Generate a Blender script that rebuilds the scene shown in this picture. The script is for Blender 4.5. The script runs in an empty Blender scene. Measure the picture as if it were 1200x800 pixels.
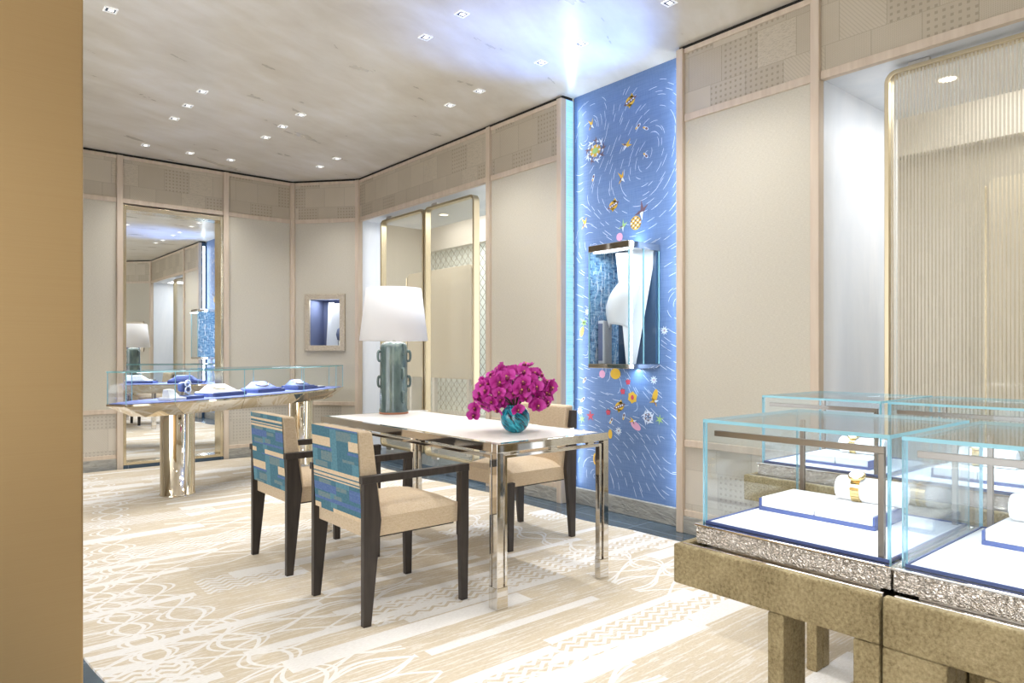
import bpy, math, random
from mathutils import Vector, Matrix
R = math.radians
PI = math.pi
rnd = random.Random(7)
S = bpy.context.scene
COL = S.collection

# ------------------------------------------------------------------ node helpers
def lin(h):
    h = h.lstrip('#')
    o = []
    for i in (0, 2, 4):
        v = int(h[i:i+2], 16) / 255
        o.append(v/12.92 if v <= .04045 else ((v+.055)/1.055)**2.4)
    return (*o, 1)

class X:
    """a scalar socket with arithmetic"""
    tree = None
    def __init__(s, k): s.k = k
    @staticmethod
    def m(op, *a, clamp=False):
        n = X.tree.nodes.new('ShaderNodeMath'); n.operation = op; n.use_clamp = clamp
        for i, v in enumerate(a):
            if isinstance(v, X): X.tree.links.new(v.k, n.inputs[i])
            else: n.inputs[i].default_value = v
        return X(n.outputs[0])
    def __add__(s, o): return X.m('ADD', s, o)
    def __radd__(s, o): return X.m('ADD', o, s)
    def __sub__(s, o): return X.m('SUBTRACT', s, o)
    def __rsub__(s, o): return X.m('SUBTRACT', o, s)
    def __mul__(s, o): return X.m('MULTIPLY', s, o)
    def __rmul__(s, o): return X.m('MULTIPLY', o, s)
    def __truediv__(s, o): return X.m('DIVIDE', s, o)
    def lt(s, o): return X.m('LESS_THAN', s, o)
    def gt(s, o): return X.m('GREATER_THAN', s, o)
    def floor(s): return X.m('FLOOR', s)
    def fract(s): return X.m('FRACT', s)
    def abs(s): return X.m('ABSOLUTE', s)
    def sin(s): return X.m('SINE', s)
    def max(s, o): return X.m('MAXIMUM', s, o)
    def min(s, o): return X.m('MINIMUM', s, o)
    def clamp(s): return X.m('ADD', s, 0.0, clamp=True)

def new_mat(name):
    m = bpy.data.materials.new(name); m.use_nodes = True
    X.tree = m.node_tree
    return m, m.node_tree.nodes['Principled BSDF'], m.node_tree
def coords(world=False):
    t = X.tree
    if world:
        n = t.nodes.new('ShaderNodeNewGeometry'); src = n.outputs['Position']
    else:
        n = t.nodes.new('ShaderNodeTexCoord'); src = n.outputs['Object']
    s = t.nodes.new('ShaderNodeSeparateXYZ'); t.links.new(src, s.inputs[0])
    return X(s.outputs[0]), X(s.outputs[1]), X(s.outputs[2]), src
def comb(a, b, c):
    n = X.tree.nodes.new('ShaderNodeCombineXYZ')
    for i, v in enumerate((a, b, c)):
        if isinstance(v, X): X.tree.links.new(v.k, n.inputs[i])
        else: n.inputs[i].default_value = v
    return n.outputs[0]
def noise(vec, scale, detail=3, rough=.5, dist=0):
    n = X.tree.nodes.new('ShaderNodeTexNoise')
    n.inputs['Scale'].default_value = scale; n.inputs['Detail'].default_value = detail
    n.inputs['Roughness'].default_value = rough; n.inputs['Distortion'].default_value = dist
    if vec is not None: X.tree.links.new(vec, n.inputs['Vector'])
    return X(n.outputs['Fac'])
def white(vec):
    n = X.tree.nodes.new('ShaderNodeTexWhiteNoise'); n.noise_dimensions = '3D'
    X.tree.links.new(vec, n.inputs['Vector'])
    return X(n.outputs['Value'])
def mixc(f, a, b):
    n = X.tree.nodes.new('ShaderNodeMix'); n.data_type = 'RGBA'
    if isinstance(f, X): X.tree.links.new(f.k, n.inputs[0])
    else: n.inputs[0].default_value = f
    for i, v in ((6, a), (7, b)):
        if isinstance(v, tuple): n.inputs[i].default_value = v
        else: X.tree.links.new(v, n.inputs[i])
    return n.outputs[2]
def ramp(x, stops):
    n = X.tree.nodes.new('ShaderNodeValToRGB'); cr = n.color_ramp
    while len(cr.elements) < len(stops): cr.elements.new(.5)
    for e, (p, c) in zip(cr.elements, stops): e.position = p; e.color = c
    X.tree.links.new(x.k, n.inputs[0])
    return n.outputs[0]
def bump(b, hgt, strength=.3, dist=.002):
    n = X.tree.nodes.new('ShaderNodeBump')
    n.inputs['Strength'].default_value = strength; n.inputs['Distance'].default_value = dist
    X.tree.links.new(hgt.k, n.inputs['Height']); X.tree.links.new(n.outputs[0], b.inputs['Normal'])
def setc(b, sock): X.tree.links.new(sock, b.inputs['Base Color'])

def simple(name, col, rough=.5, metal=0, spec=.5, coat=0, emit=None, es=0):
    m, b, t = new_mat(name)
    b.inputs['Base Color'].default_value = lin(col) if isinstance(col, str) else (*col, 1)
    b.inputs['Roughness'].default_value = rough; b.inputs['Metallic'].default_value = metal
    b.inputs['Specular IOR Level'].default_value = spec
    b.inputs['Coat Weight'].default_value = coat
    if emit:
        b.inputs['Emission Color'].default_value = lin(emit); b.inputs['Emission Strength'].default_value = es
    return m

M = {}
# -- wall fabric: pale woven grasscloth
m, b, t = new_mat('wall_fabric'); x, y, z, src = coords()
w = noise(comb(x*60, y*60, z*420), 1, 2) * .6 + noise(comb(x*420, y*60, z*60), 1, 2) * .4
setc(b, ramp(w, [(.3, lin('#bfb8a7')), (.7, lin('#d4cebf'))])); b.inputs['Roughness'].default_value = .85
bump(b, w, .25, .002); M['fabric'] = m
# -- limed wood trim
m, b, t = new_mat('limed_wood'); x, y, z, src = coords()
w = noise(comb(x*30, y*30, z*3), 1, 3)
setc(b, ramp(w, [(.3, lin('#cab8a4')), (.7, lin('#d6c6b3'))])); b.inputs['Roughness'].default_value = .5
M['trim'] = m
# -- patchwork perforated metal-leaf frieze
def patch_mat(name, c0, c1, hole):
    m, b, t = new_mat(name); x, y, z, src = coords()
    pu, pz = x/.24, (z+.03)/.22
    row = pz.floor()
    cu = (pu + white(comb(row, 7.0, 3.0))*.8)
    idv = white(comb(cu.floor(), row, 1.5)); id2 = white(comb((cu*.5).floor(), row, 5.5))
    du, dz = (x/.034).fract()-.5, (z/.034).fract()-.5
    dots = (du.abs().max(dz.abs())).lt(.2)
    hu, hz = (x/.009).fract()-.5, ((z+x)/.009).fract()-.5
    fine = (hu*hu+hz*hz).lt(.09)
    hat = ((x+z*.8)*320).sin().gt(.45)
    sq = noise(comb(x*40, z*170, 0.0), 1, 2, .5, 1.5).gt(.56)
    k = dots*idv.lt(.36)*.85 + fine*idv.gt(.36)*idv.lt(.62)*.45 + hat*idv.gt(.62)*idv.lt(.76)*.3 + sq*idv.gt(.93)*.5
    edge = ((cu.fract()-.5).abs().gt(.487)).max((pz.fract()-.5).abs().gt(.49)).clamp()
    cl = noise(src, 3.0, 3)
    base = ramp(cl*.55+idv*.45, [(.25, lin(c0)), (.7, lin(c1))])
    base = mixc(edge*.35, base, lin(hole))
    setc(b, mixc(k.clamp()*.75, base, lin(hole)))
    b.inputs['Roughness'].default_value = .48; b.inputs['Metallic'].default_value = .12
    bump(b, 1-k, .4, .003)
    return m
M['frieze'] = patch_mat('gilded_patchwork', '#b7ab97', '#c8bda9', '#938875')
M['dado'] = patch_mat('pale_patchwork', '#bdb6a9', '#d0c8ba', '#a1988a')
# -- ceiling: brushed champagne leaf
m, b, t = new_mat('champagne_leaf'); x, y, z, src = coords(True)
n1 = noise(comb(x*1.1+y*.55, y*1.1-x*.3, 0.0), 1.0, 5, .55, .3)
n2 = noise(comb(x*1.6+y*.9, y*5-x*2.2, 2.0), 1.0, 5, .55, .3)
f = n1*.55+n2*.45
setc(b, ramp(f, [(.3, lin('#d6cdbb')), (.5, lin('#e9e3d6')), (.68, lin('#f8f5ef'))]))
b.inputs['Metallic'].default_value = .08
X.tree.links.new((.22+n2*.16).k, b.inputs['Roughness'])
bump(b, n2, .08, .012); M['ceiling'] = m
# -- carpet
m, b, t = new_mat('patterned_wool_carpet'); x, y, z, src = coords(True)
wob = noise(comb(x*1.3, y*1.3, 3.0), 1, 2)-.5
fine = noise(comb(x*5, y*75, 0.0), 1, 3, .6)
pile = noise(comb(x*55, y*190, 0.0), 1, 2)
def bars(period, seed, dens, L):
    r = (y/period).floor()
    ph = white(comb(r, seed, 0.0)); ph2 = white(comb(r, seed+3.0, 1.0))
    return ((x/L+ph*3).fract()).lt(.55)*ph2.lt(dens)
streak = fine.gt(.55)*.5
bar = bars(.055, 1.0, .17, 1.7).max(bars(.12, 9.0, .12, 2.1))
cell = .64
cy = y/cell; row = cy.floor(); yy = (cy.fract()-.5)*cell
ph = white(comb(row, 2.0, 2.0))
region = noise(comb(x*.95+ph*17, row*3.7, 8.0), 1, 1)
def braid(A, k, w, off, w0=0.0):
    a = ((x+ph*4+wob*.12)*k).sin()*A
    return (((yy-off)-a).abs().lt(w)).max(((yy-off)+a).abs().lt(w))
ropes = braid(.085, 8.5, .009, .0).max(braid(.058, 8.5, .007, .0)).max(braid(.10, 6.1, .007, .17)).max(braid(.07, 6.1, .006, .17)).max(braid(.09, 7.0, .008, -.17))
rope = ropes*region.gt(.50)
# honeycomb lace bands
lace_y = ((y/.86).fract()).lt(.3)
lr = noise(comb(x*.75, (y/.86).floor()*5.3, 1.0), 1, 1)
u, v = x/.085, y/.042
zig = ((v+(u.fract()-.5).abs()*1.6).fract()-.5).abs()
lace = lace_y*lr.gt(.47)*(zig.gt(.25)).max(noise(comb(x*2.4, y*9, 5.0), 1, 1).gt(.66))
# winding ring chains across the stripes
def chain(x0, amp, kk, sz):
    xc = x - (x0 + (y*1.15).sin()*amp)
    a = (y*kk).sin()*sz
    return ((xc-a).abs().lt(.009)).max((xc+a).abs().lt(.009)).max(((xc-a*1.6).abs()).lt(.007)).max(((xc+a*1.6).abs()).lt(.007))
ch = chain(.95, .16, 14.0, .07).max(chain(2.95, .10, 15.0, .06)).max(chain(.66, .05, 19.0, .05))
wm = bar.max(streak).max(rope).max(lace).max(ch).clamp()
tan = ramp(pile*.6+fine*.4, [(.3, lin('#cbbca2')), (.55, lin('#d8cbb5')), (.8, lin('#e8e0d4'))])
wht = ramp(pile, [(.3, lin('#e6e2dc')), (.7, lin('#f1eeea'))])
setc(b, mixc(wm, tan, wht)); b.inputs['Roughness'].default_value = .95; b.inputs['Specular IOR Level'].default_value = .1
bump(b, wm*.8+pile*.4, .6, .006); M['carpet'] = m
# -- stones
m, b, t = new_mat('dark_slate'); x, y, z, src = coords(True)
g = ((x/.30).fract().lt(.012)).max((y/.60).fract().lt(.006))
setc(b, mixc(g, ramp(noise(src, 4, 4), [(.3, lin('#3d4c59')), (.7, lin('#546674'))]), lin('#8794a0')))
b.inputs['Roughness'].default_value = .16; M['slate'] = m
m, b, t = new_mat('carved_grey_stone'); x, y, z, src = coords()
w = noise(comb(x*9+z*22, y*9, z*30-x*3), 1, 4, .6, 1)
setc(b, ramp(w, [(.3, lin('#8e8c85')), (.7, lin('#b5b2a9'))])); b.inputs['Roughness'].default_value = .6
bump(b, w, .8, .012); M['stone'] = m
m, b, t = new_mat('white_marble'); x, y, z, src = coords()
w = noise(comb(x*2.5, y*2.5, z*.6), 1, 5, .6, .5)
setc(b, ramp(w, [(.3, lin('#e0e6ee')), (.5, lin('#e9eef5')), (.65, lin('#f2f5fa'))])); b.inputs['Roughness'].default_value = .25
M['marble'] = m
# -- metals
m, b, t = new_mat('brushed_bronze_sheet'); x, y, z, src = coords()
w = noise(comb(x*1.2, 0.0, z*420), 1, 3, .6)
setc(b, ramp(w, [(.3, lin('#b89b70')), (.7, lin('#bb9f74'))])); b.inputs['Metallic'].default_value = .85
b.inputs['Roughness'].default_value = .38; b.inputs['Anisotropic'].default_value = .6
bump(b, w, .03, .0005); M['pier'] = m
M['brass'] = simple('polished_brass', '#d6c9ad', .2, 1)
M['panebrass'] = simple('satin_brass', '#c6b99c', .36, 1)
M['palegold'] = simple('pale_gold_mirror_metal', '#e9dfcd', .04, 1)
M['nickel'] = simple('polished_nickel', '#dfdbd5', .05, 1)
M['framemetal'] = simple('grey_bronze_metal', '#8c8278', .3, 1)
M['steel'] = simple('satin_steel', '#c9c4bc', .28, 1)
M['mirror'] = simple('mirror_silvering', '#f2f4f4', .005, 1)
m, b, t = new_mat('hammered_bronze'); x, y, z, src = coords()
w = noise(src, 130, 5, .7); w2 = noise(src, 9, 3)
setc(b, ramp(w*.65+w2*.35, [(.34, lin('#7a6a48')), (.5, lin('#ab9a73')), (.68, lin('#cbba92'))])); b.inputs['Metallic'].default_value = .45
b.inputs['Roughness'].default_value = .5; bump(b, w, 1.0, .008); M['bronze'] = m
m, b, t = new_mat('hammered_silver'); x, y, z, src = coords()
w = noise(comb(x*1.0, y*1.0, z*1.5), 85, 2, .5, 1.2)
b.inputs['Base Color'].default_value = lin('#e6dfd6'); b.inputs['Metallic'].default_value = .8
b.inputs['Roughness'].default_value = .2; bump(b, w, 1.0, .012); M['silver'] = m
m, b, t = new_mat('chased_silver_frame'); x, y, z, src = coords()
w = noise(src, 140, 2); setc(b, ramp(w, [(.35, lin('#aa9c86')), (.65, lin('#dcd2c0'))]))
b.inputs['Metallic'].default_value = .35; b.inputs['Roughness'].default_value = .4; bump(b, w, .7, .004); M['frame'] = m
# -- furniture
m, b, t = new_mat('dark_stained_wood'); x, y, z, src = coords()
w = noise(comb(x*60, y*60, z*6), 1, 3)
setc(b, ramp(w, [(.3, lin('#2f2926')), (.7, lin('#403935'))])); b.inputs['Roughness'].default_value = .42; M['darkwood'] = m
def weave(name, c0, c1, sc=300):
    m, b, t = new_mat(name); x, y, z, src = coords()
    w = noise(comb(x*sc*.2, y*sc, z*sc), 1, 2)*.5 + noise(comb(x*sc, y*sc*.2, z*sc*.4), 1, 2)*.5
    setc(b, ramp(w, [(.35, lin(c0)), (.65, lin(c1))])); b.inputs['Roughness'].default_value = .9
    b.inputs['Specular IOR Level'].default_value = .15; bump(b, w, .4, .002); return m
M['beige'] = weave('beige_upholstery', '#c6b092', '#dac8ae')
M['teal'] = weave('teal_weave', '#476f80', '#5a818f')
M['teal2'] = weave('pale_teal_weave', '#557f90', '#6c97a3')
M['olive'] = weave('grey_olive_weave', '#62808a', '#85928e')
M['navyw'] = weave('navy_weave', '#4f6698', '#6b82ad')
M['stripe'] = weave('cream_stripe_weave', '#d0b896', '#e4d0b2')
m, b, t = new_mat('white_leather_top'); b.inputs['Base Color'].default_value = lin('#f1ece6'); b.inputs['Roughness'].default_value = .35; M['topwhite'] = m
M['whiteleather'] = simple('white_leather', '#f3f2f1', .45)
M['greyleather'] = simple('pale_grey_leather', '#d9d9dc', .5)
M['navy'] = simple('navy_leather', '#47578a', .45)
M['bluepad'] = simple('periwinkle_felt', '#7f8ac0', .9)
M['gold'] = simple('yellow_gold', '#e8cc8e', .18, 1)
M['gem'] = simple('white_stones', '#eef4fb', .06, .6)
M['blueglass'] = simple('blue_enamel', '#2756a8', .15, .2)
M['watchdial'] = simple('pearl_dial', '#f4f0e8', .2)
M['black'] = simple('black_rubber', '#1b2028', .5)
M['shadow_gap'] = simple('black_reveal', '#24211e', .9)
# -- glass
def glassy(name, tint, mixw=.06, blend=.12):
    m = bpy.data.materials.new(name); m.use_nodes = True; t = m.node_tree; t.nodes.clear()
    o = t.nodes.new('ShaderNodeOutputMaterial'); tr = t.nodes.new('ShaderNodeBsdfTransparent'); gl = t.nodes.new('ShaderNodeBsdfGlossy')
    mx = t.nodes.new('ShaderNodeMixShader'); lw = t.nodes.new('ShaderNodeLayerWeight'); X.tree = t; fk = X.m('POWER', X(lw.outputs['Facing']), 4.0)*.7+.025
    tr.inputs[0].default_value = lin(tint); gl.inputs['Roughness'].default_value = .0
    t.links.new(fk.k, mx.inputs[0]); t.links.new(tr.outputs[0], mx.inputs[1]); t.links.new(gl.outputs[0], mx.inputs[2])
    t.links.new(mx.outputs[0], o.inputs[0]); return m
M['glass'] = glassy('clear_glass', '#fafdff')
def edge_glass(name, col, tr):
    m = bpy.data.materials.new(name); m.use_nodes = True; X.tree = t = m.node_tree; b = t.nodes['Principled BSDF']
    b.inputs['Base Color'].default_value = lin(col); b.inputs['Roughness'].default_value = .12
    b.inputs['Transmission Weight'].default_value = tr; b.inputs['IOR'].default_value = 1.3
    b.inputs['Specular IOR Level'].default_value = .6
    return m
M['gedge'] = edge_glass('aqua_glass_edge', '#a5e2f2', .35)
M['gedge2'] = edge_glass('green_glass_edge', '#8fc4c4', .3)
def mesh_glass(name, period, d0, d1, c):
    """gold wire cloth laminated between sheets of glass"""
    m = bpy.data.materials.new(name); m.use_nodes = True; X.tree = t = m.node_tree; b = t.nodes['Principled BSDF']
    x, y, z, src = coords()
    st = ((x/period).fract()-.5).abs()
    wv = white(comb((x/period).floor(), 2.0, (z*9).floor()))
    k = d0 + (d1-d0)*(st.gt(.2))*(.9+wv*.2)
    b.inputs['Base Color'].default_value = lin(c); b.inputs['Metallic'].default_value = .15; b.inputs['Roughness'].default_value = .35
    b.inputs['Coat Weight'].default_value = .25
    tr = t.nodes.new('ShaderNodeBsdfTransparent'); tr.inputs[0].default_value = lin('#fbf6ec')
    mx = t.nodes.new('ShaderNodeMixShader'); t.links.new(k.clamp().k, mx.inputs[0])
    t.links.new(tr.outputs[0], mx.inputs[1]); t.links.new(b.outputs[0], mx.inputs[2])
    t.links.new(mx.outputs[0], t.nodes['Material Output'].inputs[0]); return m
M['paneribbed'] = mesh_glass('ribbed_gold_mesh_glass', .0165, .26, .70, '#d0c8b6')
M['panefine'] = mesh_glass('fine_gold_mesh_glass', .008, .27, .27, '#ded7c8')
# -- blue embroidered silk
m, b, t = new_mat('blue_silk'); x, y, z, src = coords()
w = noise(comb(x*5, 0.0, z*120), 1, 3)*.6 + noise(comb(x*160, 0.0, z*12), 1, 2)*.4
setc(b, ramp(w, [(.35, lin('#5573a5')), (.65, lin('#6a87b5'))])); b.inputs['Roughness'].default_value = .5; b.inputs['Sheen Weight'].default_value = .1
M['silk'] = m
M['thread'] = simple('white_silk_thread', '#dfeafc', .5)
M['gthread'] = simple('gold_thread', '#e8bd45', .35, .3)
M['rthread'] = simple('red_thread', '#c8475a', .5)
M['bthread'] = simple('brown_thread', '#6f5560', .5)
M['pthread'] = simple('pink_thread', '#e3a9c9', .5)
M['grthread'] = simple('green_thread', '#9ec37a', .5)
m, b, t = new_mat('silk_return_painted_glow'); x, y, z, src = coords()  # light falling on the silk is put into pale colour and emission
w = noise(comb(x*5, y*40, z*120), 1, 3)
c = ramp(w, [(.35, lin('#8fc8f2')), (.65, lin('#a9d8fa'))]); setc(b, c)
X.tree.links.new(c, b.inputs['Emission Color']); b.inputs['Emission Strength'].default_value = .55; M['glow_return'] = m
M['ledblue'] = simple('blue_led_lens', '#cfe6ff', .4, emit='#8cc0ff', es=9)
M['ledwhite'] = simple('white_led_lens', '#ffffff', .4, emit='#eef3ff', es=6)
M['lens'] = simple('downlight_lens', '#ffffff', .3, emit='#fff3e2', es=4)
M['greige'] = simple('greige_wall_paint', '#beb6a6', .7)
M['cream'] = simple('cream_lacquer', '#e9e3d8', .5)
M['warmwhite'] = simple('warm_white_paint', '#f1ece3', .6)
M['screen'] = weave('cream_silk_screen', '#d9ccb2', '#e8dcc6', 200)
m, b, t = new_mat('white_lattice_glass'); x, y, z, src = coords()
a = (((x+z)/.13).fract()-.5).abs().gt(.455); a2 = (((x-z)/.13).fract()-.5).abs().gt(.455); a3 = ((x/.13).fract()-.5).abs().gt(.47)
setc(b, mixc(a.max(a2).max(a3), lin('#eaf1ea'), lin('#8f8672'))); b.inputs['Roughness'].default_value = .3; M['lattice'] = m
# -- ceramics, flowers
m, b, t = new_mat('grey_green_glaze'); x, y, z, src = coords()
w = noise(comb(x*14, y*14, z*5), 1, 4, .6)
setc(b, ramp(w, [(.3, lin('#445656')), (.55, lin('#5d706e')), (.75, lin('#86988f'))])); b.inputs['Roughness'].default_value = .12; b.inputs['Coat Weight'].default_value = .5; M['glaze'] = m
M['terracotta'] = simple('bare_terracotta', '#b0765a', .8)
m, b, t = new_mat('white_linen_shade'); b.inputs['Base Color'].default_value = lin('#f6f6f8'); b.inputs['Roughness'].default_value = .9
b.inputs['Transmission Weight'].default_value = .0; b.inputs['Subsurface Weight'].default_value = 0; M['shade'] = m
m, b, t = new_mat('swirled_teal_glass'); x, y, z, src = coords()
ang = X.m('ARCTAN2', y, x)
sw = noise(comb((ang+z*16).sin()*2.2, (ang*2+z*22).sin()*1.4, z*14), 1.6, 3, .6, 1.0)
setc(b, ramp(sw, [(.36, lin('#06272f')), (.46, lin('#0d7f96')), (.6, lin('#1fb2c8')), (.78, lin('#7fe0ea'))]))
b.inputs['Roughness'].default_value = .06; b.inputs['Coat Weight'].default_value = .6; M['vase'] = m
m, b, t = new_mat('magenta_orchid'); x, y, z, src = coords()
r = X.m('SQRT', x*x+y*y)
setc(b, ramp(r*28+noise(src, 60, 2)*.2, [(.15, lin('#8c0a63')), (.55, lin('#bd1a90')), (1, lin('#d449b4'))])); b.inputs['Roughness'].default_value = .55
M['orchid'] = m
M['lip'] = simple('dark_orchid_lip', '#6d0d3c', .5)
M['lipy'] = simple('yellow_orchid_throat', '#d8b05a', .5)
M['stem'] = simple('green_stem', '#3b4a22', .6)
m, b, t = new_mat('blue_bamboo_print'); x, y, z, src = coords()
w = noise(comb(x*18, y*18, z*60), 1, 3, .6, .6); w2 = noise(comb(x*60, y*60, z*7), 1, 3, .6, 1.5)
setc(b, mixc(w2.gt(.60), ramp(w, [(.3, lin('#2c4f7e')), (.5, lin('#6b9cc4')), (.7, lin('#a9cbe0'))]), lin('#f1f6f8'))); b.inputs['Roughness'].default_value = .4; M['bamboo'] = m
M['slateblue'] = simple('slate_blue_lacquer', '#3c5571', .3)
M['darkgrey'] = simple('dark_grey_leather', '#4a4f5c', .5)
M['lilac'] = simple('lilac_blue_velvet', '#6a7290', .7)

# ------------------------------------------------------------------ mesh builder
class MB:
    def __init__(s): s.v = []; s.f = []; s.mi = []; s.smooth = []
    def add(s, vs, fs, mi=0, sm=False):
        o = len(s.v); s.v += [tuple(p) for p in vs]
        for f in fs: s.f.append(tuple(i+o for i in f)); s.mi.append(mi); s.smooth.append(sm)
        return s
    def box(s, x0, x1, y0, y1, z0, z1, mi=0, M4=None):
        vs = [Vector((x, y, z)) for z in (z0, z1) for y in (y0, y1) for x in (x0, x1)]
        if M4 is not None: vs = [M4 @ p for p in vs]
        return s.add(vs, [(0,2,3,1),(4,5,7,6),(0,1,5,4),(2,6,7,3),(0,4,6,2),(1,3,7,5)], mi)
    def hexa(s, bot, top, mi=0):
        n = len(bot)
        fs = [tuple(reversed(range(n))), tuple(range(n, 2*n))] + [(i, (i+1) % n, n+(i+1) % n, n+i) for i in range(n)]
        return s.add(list(bot)+list(top), fs, mi)
    def prism_y(s, poly, y0, y1, mi=0):     # polygon in x,z
        return s.hexa([(p[0], y0, p[1]) for p in poly][::-1], [(p[0], y1, p[1]) for p in poly][::-1], mi)
    def tube(s, path, r, n=10, mi=0, closed=False):
        P = [Vector(p) for p in path]; rings = []; k = len(P); up = None
        for i, p in enumerate(P):
            if closed: d = (P[(i+1) % k]-P[i-1]).normalized()
            else: d = (P[min(i+1, k-1)]-P[max(i-1, 0)]).normalized()
            if up is None: up = Vector((0, 0, 1)) if abs(d.z) < .9 else Vector((1, 0, 0))
            a = d.cross(up).normalized(); up = a.cross(d).normalized()
            rr = r[i] if isinstance(r, (list, tuple)) else r
            rings.append([p + (a*math.cos(2*PI*j/n) + up*math.sin(2*PI*j/n))*rr for j in range(n)])
        vs = [q for ring in rings for q in ring]; fs = []
        for i in range(k if closed else k-1):
            for j in range(n):
                a, b = i*n+j, i*n+(j+1) % n; c, d = ((i+1) % k)*n+(j+1) % n, ((i+1) % k)*n+j
                fs.append((a, b, c, d))
        if not closed: fs += [tuple(reversed(range(n))), tuple(range((k-1)*n, k*n))]
        return s.add(vs, fs, mi, True)
    def lathe(s, prof, n=32, mi=0, sx=1, sy=1, c=(0, 0), caps=True):
        vs = []; fs = []
        for r, z in prof:
            for j in range(n): a = 2*PI*j/n; vs.append((c[0]+r*sx*math.cos(a), c[1]+r*sy*math.sin(a), z))
        for i in range(len(prof)-1):
            for j in range(n): fs.append((i*n+j, i*n+(j+1) % n, (i+1)*n+(j+1) % n, (i+1)*n+j))
        s.add(vs, fs, mi, True)
        if caps:
            s.add(vs[:n], [tuple(reversed(range(n)))], mi); s.add(vs[-n:], [tuple(range(n))], mi)
        return s
    def build(s, name, mats, parent=None, bevel=0, seg=2, loc=None, rot=None, subsurf=0):
        me = bpy.data.meshes.new(name); me.from_pydata(s.v, [], s.f)
        for mm in (mats if isinstance(mats, (list, tuple)) else [mats]): me.materials.append(mm)
        me.polygons.foreach_set('material_index', s.mi); me.polygons.foreach_set('use_smooth', s.smooth); me.update()
        o = bpy.data.objects.new(name, me); COL.objects.link(o)
        if parent: o.parent = parent
        if loc: o.location = loc
        if rot: o.rotation_euler = rot
        if bevel:
            bv = o.modifiers.new('bevel', 'BEVEL'); bv.width = bevel; bv.segments = seg; bv.limit_method = 'ANGLE'
            bv.harden_normals = False
        if subsurf:
            sb = o.modifiers.new('sub', 'SUBSURF'); sb.levels = sb.render_levels = subsurf
        return o
def tag(o, label, cat, group=None):
    o['label'] = label; o['category'] = cat
    if group: o['group'] = group
    return o
def thing(name, label, cat, loc=(0, 0, 0), rz=0, group=None):
    o = bpy.data.objects.new(name, None); COL.objects.link(o); o.empty_display_size = .1
    o.location = loc; o.rotation_euler = (0, 0, rz)
    return tag(o, label, cat, group)
def struct(o): o['kind'] = 'structure'; return o
def kids(o): return list(o.children)
def dup(root, loc=None, rz=None, label=None, parent=None):
    c = root.copy(); COL.objects.link(c)
    if parent: c.parent = parent
    if loc is not None: c.location = loc
    if rz is not None: c.rotation_euler = (0, 0, rz)
    if label: c['label'] = label
    for ch in kids(root): dup(ch, parent=c)
    return c
def light(kind, name, loc, energy, color=(1, 1, 1), rot=(0, 0, 0), **kw):
    l = bpy.data.lights.new(name, kind); l.energy = energy; l.color = color
    for k, v in kw.items(): setattr(l, k, v)
    o = bpy.data.objects.new(name, l); COL.objects.link(o); o.location = loc; o.rotation_euler = rot
    return o

# ------------------------------------------------------------------ camera
TH = math.atan2(680, 808)
cd = bpy.data.cameras.new('camera'); cam = bpy.data.objects.new('camera', cd); COL.objects.link(cam)
cam.location = (0, 0, 1.16); cam.rotation_euler = (PI/2, 0, -TH)
cd.sensor_width = 36; cd.lens = 808/1200*36; cd.shift_y = 13/1200; cd.clip_start = .05
S.camera = cam

# ------------------------------------------------------------------ room shell
H = 3.14; XR = 3.72; YL = 7.75
struct(MB().box(-3, 6.2, -2.2, 10.4, -.1, 0).build('floor', M['slate']))
struct(MB().box(-3, 6.2, -2.2, 10.4, H, H+.12).build('ceiling', M['ceiling']))
# carpet with gently waving edges
mb = MB(); N = 160; vs = []
for i in range(N+1):
    yy_ = -1.1 + (7.68+1.1)*i/N
    xl = .47 + .03*math.sin(yy_*3.1) + .10*max(0, 1.9-abs(yy_-2.2))*.2 if yy_ < 4.4 else -1.4
    xl = .47 + .035*math.sin(yy_*3.3+.4) if yy_ < 4.3 else max(-1.4, .47-(yy_-4.3)*4)
    xr = 3.47 + .035*math.sin(yy_*2.9+1) + .012*math.sin(yy_*9)
    if yy_ > 7.05: xr = min(xr, 3.47-(yy_-7.05)*.75)
    vs += [(xl, yy_, 0), (xr, yy_, 0), (xl, yy_, .009), (xr, yy_, .009)]
fs = []
for i in range(N):
    a, b_ = 4*i, 4*i+4
    fs += [(a+2, a+3, b_+3, b_+2), (a, b_, b_+1, a+1), (a, a+2, b_+2, b_), (a+1, b_+1, b_+3, a+3)]
mb.add(vs, fs)
tag(mb.build('carpet', M['carpet']), 'cream and tan patterned wool carpet over the whole shop floor', 'carpet')

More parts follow.
